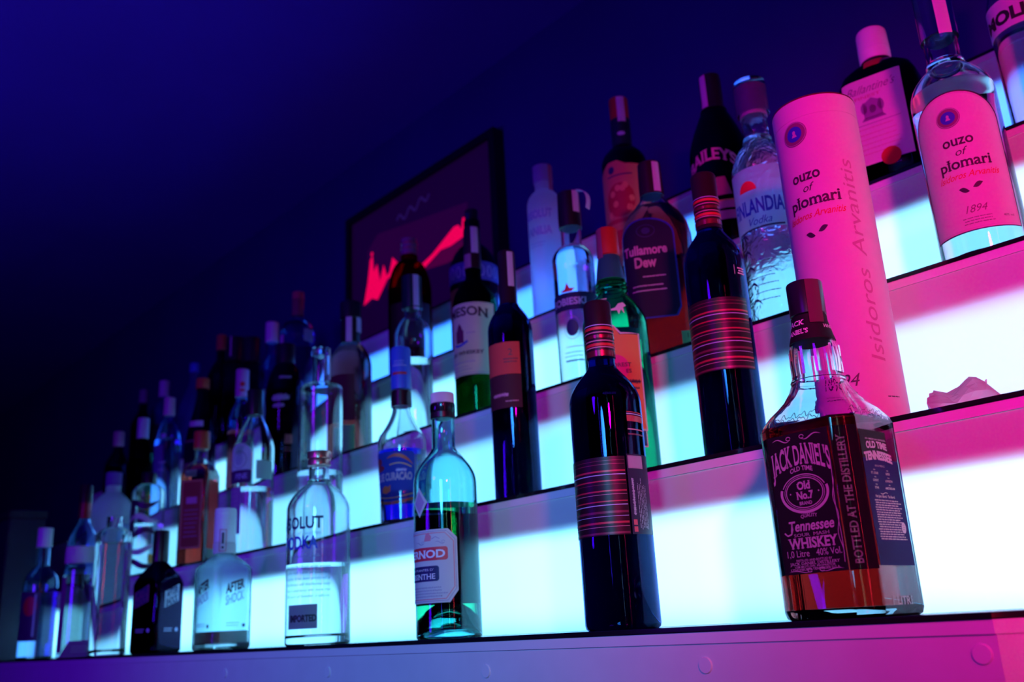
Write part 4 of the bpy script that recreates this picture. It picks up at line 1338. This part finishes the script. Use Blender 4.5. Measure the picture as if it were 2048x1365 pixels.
b = Bottle('whiskey_bottle', 'dark green whiskey bottle with cream label and green foot on the third shelf', 'bottle', -1.171, 2, .062, 50, G2)
Rb = .0380
b.body(neck_prof(Rb, .205, .0140, .255, .345, p=2.0, q=1.1), G_DKGREEN, wall=.003, liquid=glass('dim_green_whiskey', (1, 1, 1), ior=1.36, absorb=(.2, .7, .25), dens=12), level=.06)
b.sleeve(.272, .352, C_WINEFOIL, 'capsule', .0010)
strip(b, .300, .350, .013, P_LILAC, 18)
b.decal('neck_label', [rect(-.010, .272, .004, .298)], [pmat('dusky_mauve_label', (.32, .16, .26), .5)], off=.0012, surf=Surf([(0, .0155), (1, .0155)]), thick=.0002, u0=R(-25) * .0155)
fu = R(-43) * Rb
lb = b.decal('label', [rect(R(-66) * Rb, .073, R(100) * Rb, .200)], [P_CREAM], off=.0003, thick=.0002, u0=fu, step=.003)
q = [frame(R(-64) * Rb, .0755, R(98) * Rb, .1975, .0008, 0), text('JAMESON', .0, .172, .0160, .104, 1, serif=True, bold=.03, arc=.006)]
q += [rect(-.010, .130, .007, .152, 2), poly([(-.008, .152), (.005, .152), (.002, .160), (-.0015, .165), (-.005, .160)], 2), stroke([(-.014 + .028 * t, .128 - .004 * math.sin(PI * t) + .004 * t) for t in [i / 12 for i in range(13)]], .004, 3)]
q += squiggle_lines(.012, .030, .146, 1, .003, .0012, 4, 3, .0006)
q += [text('IRISH WHISKEY', .004, .109, .0062, .075, 1, serif=True, bold=.03)]
q += squiggle_lines(-.022, .026, .096, 1, .004, .0016, 4, 4, .001) + squiggle_lines(-.024, .020, .088, 2, .005, .0010, 4, 5, .0006)
b.decal('lettering', q, [I_GREYV, I_DARK, pmat('maroon_crest_print', (.12, .01, .06), .5), I_BLUE, I_GREYV], off=.0007, parent=lb, u0=fu, step=.003)

b = Bottle('vodka_bottle', 'clear bottle with navy band label and torn strip at its neck, third shelf centre', 'bottle', -.930, 2, .062, 43, G2)
Rb = .0325
b.body(neck_prof(Rb, .205, .0160, .232, .290, p=2.2, q=.9), G_CLEAR, liquid=L_WATER, level=.225)
b.sleeve(.262, .323, C_BLACK, 'capsule', .0022)
strip(b, .285, .322, .012, P_LILAC, 40)
bm = bmesh.new()
rows = []
for i in range(9):
    t = i / 8
    a = R(52 + 10 * t)
    rr = .018 + .018 * math.sin(t * 2.2)
    z = .322 - .030 * t * t - .004 * t
    p = Vector((rr * math.sin(a), -rr * math.cos(a), z))
    tt = Vector((math.cos(a), math.sin(a), 0)) * .006
    nn = Vector((math.sin(a), -math.cos(a), .3)) * .0006
    rows.append([bm.verts.new(p - tt), bm.verts.new(p + tt), bm.verts.new(p + tt + nn), bm.verts.new(p - tt + nn)])
for a_, b_ in zip(rows, rows[1:]):
    for i in range(4):
        bm.faces.new((a_[i], a_[(i + 1) % 4], b_[(i + 1) % 4], b_[i]))
bm.faces.new(rows[0][::-1]); bm.faces.new(rows[-1])
from_bm('torn_strip', bm, P_LILAC, b.root)
fu = R(-22) * Rb
b.decal('label', [rect(R(-85) * Rb, .118, R(105) * Rb, .146)], [P_NAVY], off=.0003, thick=.0002, u0=fu, step=.003)
q = [text('SOBIESKI', .0, .1265, .0110, .058, 0, serif=True, bold=.03)]
b.decal('lettering', q, [I_LILAC], off=.0007, u0=fu, step=.003)
b.decal('eagle_print', [poly([(-.012, .149), (-.004, .152), (.000, .162), (.004, .153), (.012, .152), (.007, .147), (-.006, .147)], 0)], [I_RED], off=.0003, u0=fu)
q = [disc(.004, .090, .0095, .013, 1), ring(.004, .090, .013, .018, .0008, 2), rect(-.010, .038, .020, .0395, 1), rect(-.008, .060, .022, .0612, 2)]
q += squiggle_lines(-.012, .022, .052, 3, .006, .0010, 1, 6)
b.decal('print', q, [I_RED, I_NAVY, I_GREYV], off=.0003, u0=fu)

b = Bottle('whiskey_bottle', 'broad amber whiskey bottle with dark blue-edged oval-topped label on the third shelf', 'bottle', -.771, 2, .070, 38, G2)
L = [(0, .044, .040, .55), (.003, .0465, .0425, .55), (.165, .0490, .0445, .55), (.185, .0485, .044, .58), (.205, .045, .041, .65), (.222, .0375, .035, .75), (.236, .028, .027, .9), (.247, .020, .020, 1), (.256, .0168, .0168, 1), (.300, .0155, .0155, 1)]
b.body(L, G_CLEAR, K=10, wall=.003, base=.008, liquid=L_WHISKEY, level=.235)
b.sleeve(.256, .309, C_WINEFOIL, 'capsule', .0012)
strip(b, .258, .306, .011, P_LILAC, 32)
fu = -.014
def oval_top(hw_, z0_, z1_, k_):
    return [(-hw_ + .006, z0_), (hw_ - .006, z0_), (hw_, z0_ + .012), (hw_, z1_ - k_)] + [(hw_ * math.cos(PI * i / 14), z1_ - k_ + k_ * math.sin(PI * i / 14)) for i in range(1, 14)] + [(-hw_, z1_ - k_), (-hw_, z0_ + .012)]
b.decal('label_border', [poly(oval_top(.0385, .058, .207, .028))], [P_BLUE], off=.0003, thick=.0002, u0=fu, step=.003, zstep=.012)
lb = b.decal('label', [poly(oval_top(.0365, .060, .2045, .027))], [paper('ink_black_label', (.010, .006, .035), .05)], off=.0006, thick=.0002, u0=fu, step=.003, zstep=.012)
q = [text('Tullamore', -.004, .151, .0135, .062, 0, bold=.035), text('Dew', -.004, .132, .0150, .030, 0, bold=.035)]
q += squiggle_lines(-.010, .022, .118, 1, .004, .0014, 1, 4, .0008) + squiggle_lines(-.026, .024, .105, 2, .007, .0014, 1, 5, .0008)
q += [ring(0, .186, .013, .010, .0012, 2), disc(0, .186, .006, .005, 2)]
b.decal('lettering', q, [I_FAINT, I_GREYV, I_NAVY], off=.0011, parent=lb, u0=fu, step=.003, zstep=.012)
Lq = 2 * (.049 - .0245) + .0245 * PI / 2
b.decal('base_patch', [poly([(-.010, .006), (.046, .006), (.046, .052), (.034, .048), (.022, .036), (-.010, .036)])], [P_GREENW], off=.0003, thick=.0002, u0=.030, step=.003)  # bright green patch low on the front right of the body
b.decal('date_print', [text('1829', .006, .026, .0065, None, 0), rect(-.010, .0180, .046, .0186)], [pmat('olive_ink', (.12, .25, .06), .5)], off=.0007, u0=.030, step=.003)

b = Bottle('vodka_bottle', 'icy rippled vodka bottle with red half-sun print, left of the tall pink tube', 'bottle', -.590, 2, .072, 30, G2)
Rb = .0385
b.body(neck_prof(Rb, .215, .0168, .262, .310, p=2.0, q=.9), G_RIPPLE, liquid=L_WATER, level=.215, base=.010)
b.turned('neck_ring', [(.2610, .0172), (.2625, .0192), (.2680, .0192), (.2695, .0172)], G_CLEAR)
b.cap(.305, .354, .0215, C_CLEARCAP, r0=.0215)
b.turned('cap_liner', [(.300, .0170), (.3005, .0178), (.345, .0178), (.346, .0170)], pmat('plum_cap_liner', (.22, .10, .30), .4))
fu = R(-32) * Rb
q = [text('FINLANDIA', .008, .150, .0200, .074, 0, bold=.03), poly([(.0125 * math.cos(PI * i / 16), .182 + .0140 * math.sin(PI * i / 16)) for i in range(17)], 1)]
q += [script('Vodka', .010, .134, .010, .032, 0), stroke([(-.024 + .066 * t, .128 + .003 * t) for t in [i / 10 for i in range(11)]], .0022, 2)]
for i in range(5):
    z = .118 - i * .022
    q.append(stroke([(-.024 + .016 * t + i * .002, z + .007 * math.sin(PI * t)) for t in [j / 10 for j in range(11)]], .003, 2, taper=True))
q += squiggle_lines(-.010, .026, .085, 6, .010, .0012, 3, 6)
b.decal('lettering', q, [I_BLUE, I_RED, I_NAVY, P_GREY], off=.0004, u0=fu, step=.003)
b.decal('frosted_panel', [rect(R(-85) * Rb, .128, R(85) * Rb, .214)], [G_ICE], off=.0001, thick=.0002, step=.003)

# ---- top shelf
b = Bottle('spirit_bottle', 'dim bottle with faint purple cap, leftmost on the top shelf', 'bottle', -3.160, 3, .080, 70, G3)
b.body(neck_prof(.036, .20, .0140, .26, .31, p=2), G_BLACK, solid=True)
b.cap(.285, .333, .0155, pmat('faint_purple_cap', (.20, .08, .26), .5))
b = Bottle('spirit_bottle', 'dark bottle with pale lilac cap, second from left on the top shelf', 'bottle', -2.931, 3, .060, 69, G3)
b.body(neck_prof(.037, .20, .0140, .25, .28, p=2), G_BLUE, liquid=L_RUM, level=.16)
b.cap(.255, .309, .0160, pmat('pale_lilac_cap', (.55, .45, .66), .4))
b = Bottle('spirit_bottle', 'dim blue bottle with sloping shoulders, third from left on the top shelf', 'bottle', -2.747, 3, .080, 67, G3)
b.body(neck_prof(.042, .17, .0140, .27, .315, p=1.6), frosted('dim_blue_glazed', (.10, .12, .45), .3), solid=True)
b.cap(.295, .326, .0158, C_BLUE)
b = Bottle('spirit_bottle', 'dark bottle with dull orange cap on the top shelf, left of two black boxy bottles', 'bottle', -2.517, 3, .060, 65, G3)
b.body(neck_prof(.036, .22, .0130, .28, .340, p=2), G_BLACK, solid=True)
b.cap(.306, .353, .0145, pmat('dull_orange_cap', (.50, .12, .05), .4))
def boxy(label, X, off, H, hx, strip_):
    b = Bottle('spirit_bottle', label, 'bottle', X, 3, off, 64, G3)
    c = .25
    b.body([(0, hx - .002, .030, c), (.003, hx, .032, c), (H - .10, hx, .032, c), (H - .085, hx * .9, .028, .5), (H - .07, .017, .017, 1), (H - .030, .016, .016, 1)], G_BLACK, solid=True, K=6)
    b.cap(H - .072, H, .0250, C_BLACK)
    if strip_: strip(b, H - .060, H, .004, P_LILAC, -30)
    return b
boxy('black boxy bottle with a thin pale strip on its cap, top shelf', -2.425, .060, .320, .031, True)
boxy('plain black boxy bottle beside the white-capped one on the top shelf', -2.325, .060, .292, .033, False)
b = Bottle('spirit_bottle', 'dark bottle with a tall pale white cap on the top shelf', 'bottle', -2.235, 3, .075, 63, G3)
b.body(neck_prof(.034, .18, .0150, .23, .29, p=2), G_BLUE, liquid=L_RUM, level=.12)
b.cap(.258, .315, .0172, C_WHITE)
b = Bottle('vodka_bottle', 'clear bottle with slim red-orange cap and glowing blue shoulders on the top shelf', 'bottle', -2.068, 3, .060, 61, G3)
Rb = .0440
b.body(neck_prof(Rb, .232, .0150, .280, .330, p=2.0, q=.9), G_BLUE, liquid=L_WATER, level=.262)
b.cap(.283, .349, .0150, pmat('rusty_red_cap', (.55, .10, .12), .4))
b.decal('label', [band(.12, .225, -78, -52, Rb)], [P_LILAC], off=.0003, thick=.0002)
b.decal('side_label', [band(.205, .238, 20, 62, Rb)], [paper('grey_violet_label', (.30, .26, .40), .2)], off=.0003, thick=.0002)
b.decal('back_label', [band(.06, .21, -70, 70, Rb)], [paper('dark_navy_back', (.03, .03, .14), .1)], off=.0003, thick=.0002, u0=R(180) * Rb)

b = Bottle('cognac_bottle', 'round amber bottle with bronze cap against the red picture, on the top shelf', 'bottle', -1.577, 3, .062, 54, G3)
Rb = .0480
b.body(neck_prof(Rb, .195, .0190, .272, .285, p=1.9, q=.62), G_AMBER, liquid=L_WHISKEY, level=.20)
b.cap(.272, .325, .0172, pmat('bronze_pink_cap', (.45, .24, .30), .35, metal=.3), r0=.0190)
for z in (.283, .298, .310):
    b.turned('cap_ring', [(z, .0178), (z + .0008, .0192), (z + .004, .0192), (z + .0048, .0178)], C_COPPER)
b.decal('label', [band(.06, .16, -60, 60, Rb)], [P_DARKBACK], off=.0003, thick=.0002)

b = Bottle('liqueur_bottle', 'black-necked bottle with navy patterned shoulder band on the top shelf', 'bottle', -1.354, 3, .060, 50, G3)
Rb = .0490
b.body(neck_prof(Rb, .170, .0165, .232, .285, p=2.0, q=.8), G_BLACK, solid=True)
b.cap(.262, .309, .0140, C_BLACK)
strip(b, .25, .30, .008, P_NAVY, -40)
fu = 0
b.decal('shoulder_band', [band(.138, .178, -85, 85, Rb)], [paper('navy_band', (.08, .08, .35), .15)], off=.0006, thick=.0002, zstep=.006, step=.004)
q = []
for i in range(9):
    a = -76 + i * 19
    q += [ring(R(a) * Rb, .158, .0055, .012, .0016, 0, 14)]
b.decal('print', q, [I_LILAC], off=.0011, zstep=.006, step=.004)
b.decal('label', [band(.05, .125, -80, 30, Rb)], [pmat('rust_dark_label', (.22, .05, .04), .5)], off=.0003, thick=.0002)

b = Bottle('vodka_bottle', 'frosted white vodka bottle glowing blue on the top shelf, right of the picture', 'bottle', -1.139, 3, .060, 45, G3)
Rb = .0335
b.body(neck_prof(Rb, .232, .0165, .265, .296, p=2.2, q=.9), G_FROST, solid=True)
b.cap(.282, .317, .0188, frosted('frosted_lilac_cap', (.62, .62, .85), .4))
strip(b, .255, .316, .012, pmat('plum_red_strip', (.40, .10, .22), .5), 52)
fu = R(-38) * Rb
b.decal('lettering', [text('ABSOLUT', .004, .200, .0165, .062, 0, bold=.03), text('VANILIA', .004, .166, .0165, .058, 0, bold=.03)] + squiggle_lines(-.02, .024, .150, 2, .006, .001, 0, 3), [pmat('faint_steel_print', (.38, .48, .72), .5)], off=.0004, u0=fu, step=.003)

b = Bottle('herbal_liqueur_bottle', 'dark bottle with red cap and amber label on the top shelf', 'bottle', -.946, 3, .070, 39, G3)
Rb = .0395
b.body(neck_prof(Rb, .238, .0160, .276, .340, p=2.2, q=1.0), G_BLACK, solid=True)
b.sleeve(.276, .330, C_GREENFOIL, 'neck_foil', .0016)
b.cap(.318, .372, .0170, C_RED, bev=.002)
strip(b, .320, .370, .014, P_LILAC, 12)
b.decal('neck_mark', [disc(0, .296, .007, .004)], [pmat('pale_teal_print', (.42, .62, .66), .5)], off=.0004, surf=Surf([(0, .0178), (1, .0178)]))
fu = R(-12) * Rb
lp = [(R(-75) * Rb, .04), (R(78) * Rb, .04), (R(78) * Rb, .226), (.010, .226), (-.004, .234), (-.022, .234), (R(-75) * Rb, .216)]
lb = b.decal('label', [poly(lp)], [paper('orange_amber_label', (.60, .33, .13), .1)], off=.0003, thick=.0002, u0=fu, step=.003)
q = [disc(-.004, .160, .026, .032, 0), disc(-.016, .218, .006, .007, 1)]
q += [disc(-.004 + .020 * math.cos(i), .160 + .026 * math.sin(i * 1.7), .005, .006, 2) for i in range(9)]
q += [rect(-.04, .118, .04, .126, 0), rect(-.03, .070, .03, .105, 0), rect(-.025, .205, .02, .2075, 1)]
b.decal('print', q, [pmat('deep_red_print', (.42, .03, .03), .5), I_NAVY, I_GOLD], off=.0007, parent=lb, u0=fu, step=.003)

b = Bottle('cream_liqueur_bottle', 'black broad-shouldered cream liqueur bottle on the top shelf above the striped wine bottle', 'bottle', -.747, 3, .062, 33, G3)
Rb = .0470
b.body(neck_prof(Rb, .165, .0160, .256, .300, p=1.5, q=1.05), G_BLACK, solid=True)
b.sleeve(.248, .312, C_BLACK, 'capsule', .0016)
strip(b, .250, .310, .012, P_LILAC, -42)
fu = R(-12) * Rb
q = [text('BAILEYS', -.006, .128, .0195, .084, 0, serif=True, bold=.03, arc=.016)]
b.decal('lettering', q, [pmat('dusty_rose_print', (.50, .24, .36), .5)], off=.0005, u0=fu, step=.003, zstep=.008)
q = [rect(-.046, .060, .060, .072, 0), rect(-.046, .042, .060, .056, 0), rect(-.046, .0725, .060, .0738, 1), poly([(.000, .082), (.022, .082), (.014, .112), (.000, .112)], 2)]
b.decal('label_bands', q, [pmat('old_rose_band', (.42, .16, .30), .3), I_GOLD, pmat('dark_plum_picture', (.20, .06, .14), .5)], off=.0005, u0=fu, step=.003)

b = Bottle('whisky_bottle', 'flat brown whisky bottle with white cap and pale parchment label on the top shelf', 'bottle', -.478, 3, .060, 23 - 12, G3)
L = [(0, .0490, .0380, .6), (.003, .0515, .0405, .6), (.140, .0525, .0410, .6), (.158, .0505, .039, .62), (.172, .045, .035, .7), (.182, .034, .028, .85), (.188, .0210, .0200, 1), (.193, .0190, .0190, 1), (.232, .0180, .0180, 1)]
b.body(L, G_BLACK, K=9, wall=.003, solid=True)
b.turned('neck_band', [(.1885, .0200), (.1890, .0206), (.1935, .0206), (.194, .0200)], C_BLACK)
b.turned('cap', [(.1945, .0202), (.1955, .0208), (.208, .0210), (.2085, .0204), (.2095, .0204), (.210, .0210), (.237, .0202), (.241, .0194), (.243, .0180)], C_WHITE)
b.decal('neck_label', [rect(-.010, .173, .014, .186)], [paper('maroon_neck_label', (.30, .02, .04), .0)], off=.0006, surf=Surf([(0, .041), (.17, .0365), (.182, .030), (.19, .023)]), thick=.0002, zstep=.004)
fu = -.004
lb = b.decal('label', [rect(-.0390, .030, .0390, .156, 0)], [P_PINKISH], off=.0005, thick=.0003, u0=fu, step=.003, zstep=.008)
q = [text('Ballantine\'s', -.002, .1335, .0125, .062, 0, bold=.0, shear=.45), text('FINEST', -.006, .1250, .0045, .034, 1, bold=.02)]
q += [rect(-.014, .094, .010, .119, 2), poly([(-.010, .119), (-.002, .124), (.006, .119)], 2), poly([(-.018, .092), (.014, .092), (.010, .097), (-.014, .097)], 2), disc(-.002, .107, .0045, .006, 0), disc(-.013, .110, .004, .008, 2), disc(.009, .110, .004, .008, 2)]
q += [rect(-.031, .0865, .031, .0873, 0)] + squiggle_lines(-.030, .030, .081, 1, .004, .001, 1, 2) + squiggle_lines(-.028, .028, .073, 5, .007, .0009, 1, 3)
b.decal('lettering', q, [pmat('mauve_ink', (.22, .08, .24), .5), pmat('rose_ink', (.55, .12, .28), .5), pmat('violet_crest_print', (.25, .10, .30), .5)], off=.0012, parent=lb, u0=fu, step=.003, zstep=.008)
b.decal('seal', [disc(.010, .034, .0125)], [P_RED], off=.0014, thick=.0004, u0=fu)
Lq = .0525 - .0246 + .0246 * PI / 2 + .0164
sl = b.decal('side_label', [rect(-.016, .088, .016, .128)], [P_WHITE], off=.0004, thick=.0002, u0=Lq - .008, step=.003)
b.decal('lettering', squiggle_lines(-.010, .012, .110, 2, .006, .0022, 0, 5, .0016), [I_GREYV], off=.0008, parent=sl, u0=Lq - .008)

b = Bottle('sambuca_bottle', 'clear bottle with dark curved lettering cut off by the top right corner, top shelf', 'bottle', -.293, 3, .062, 14, G3)
Rb = .0370
b.body(neck_prof(Rb, .175, .0150, .225, .290, p=2.0, q=1.0), G_CLEAR, liquid=L_WATER, level=.17)
b.cap(.282, .315, .0165, C_SILVER)
lb = b.decal('label', [band(.135, .176, -85, 85, Rb)], [P_LILAC], off=.0004, thick=.0002, step=.003, zstep=.008)
b.decal('lettering', [text('MOLINARI', .006, .144, .0170, .110, 0, bold=.05)], [I_BLACK], off=.0009, parent=lb, step=.003, zstep=.008)
b.decal('print', [disc(.012, .085, .010, .012)], [I_RED], off=.0004)
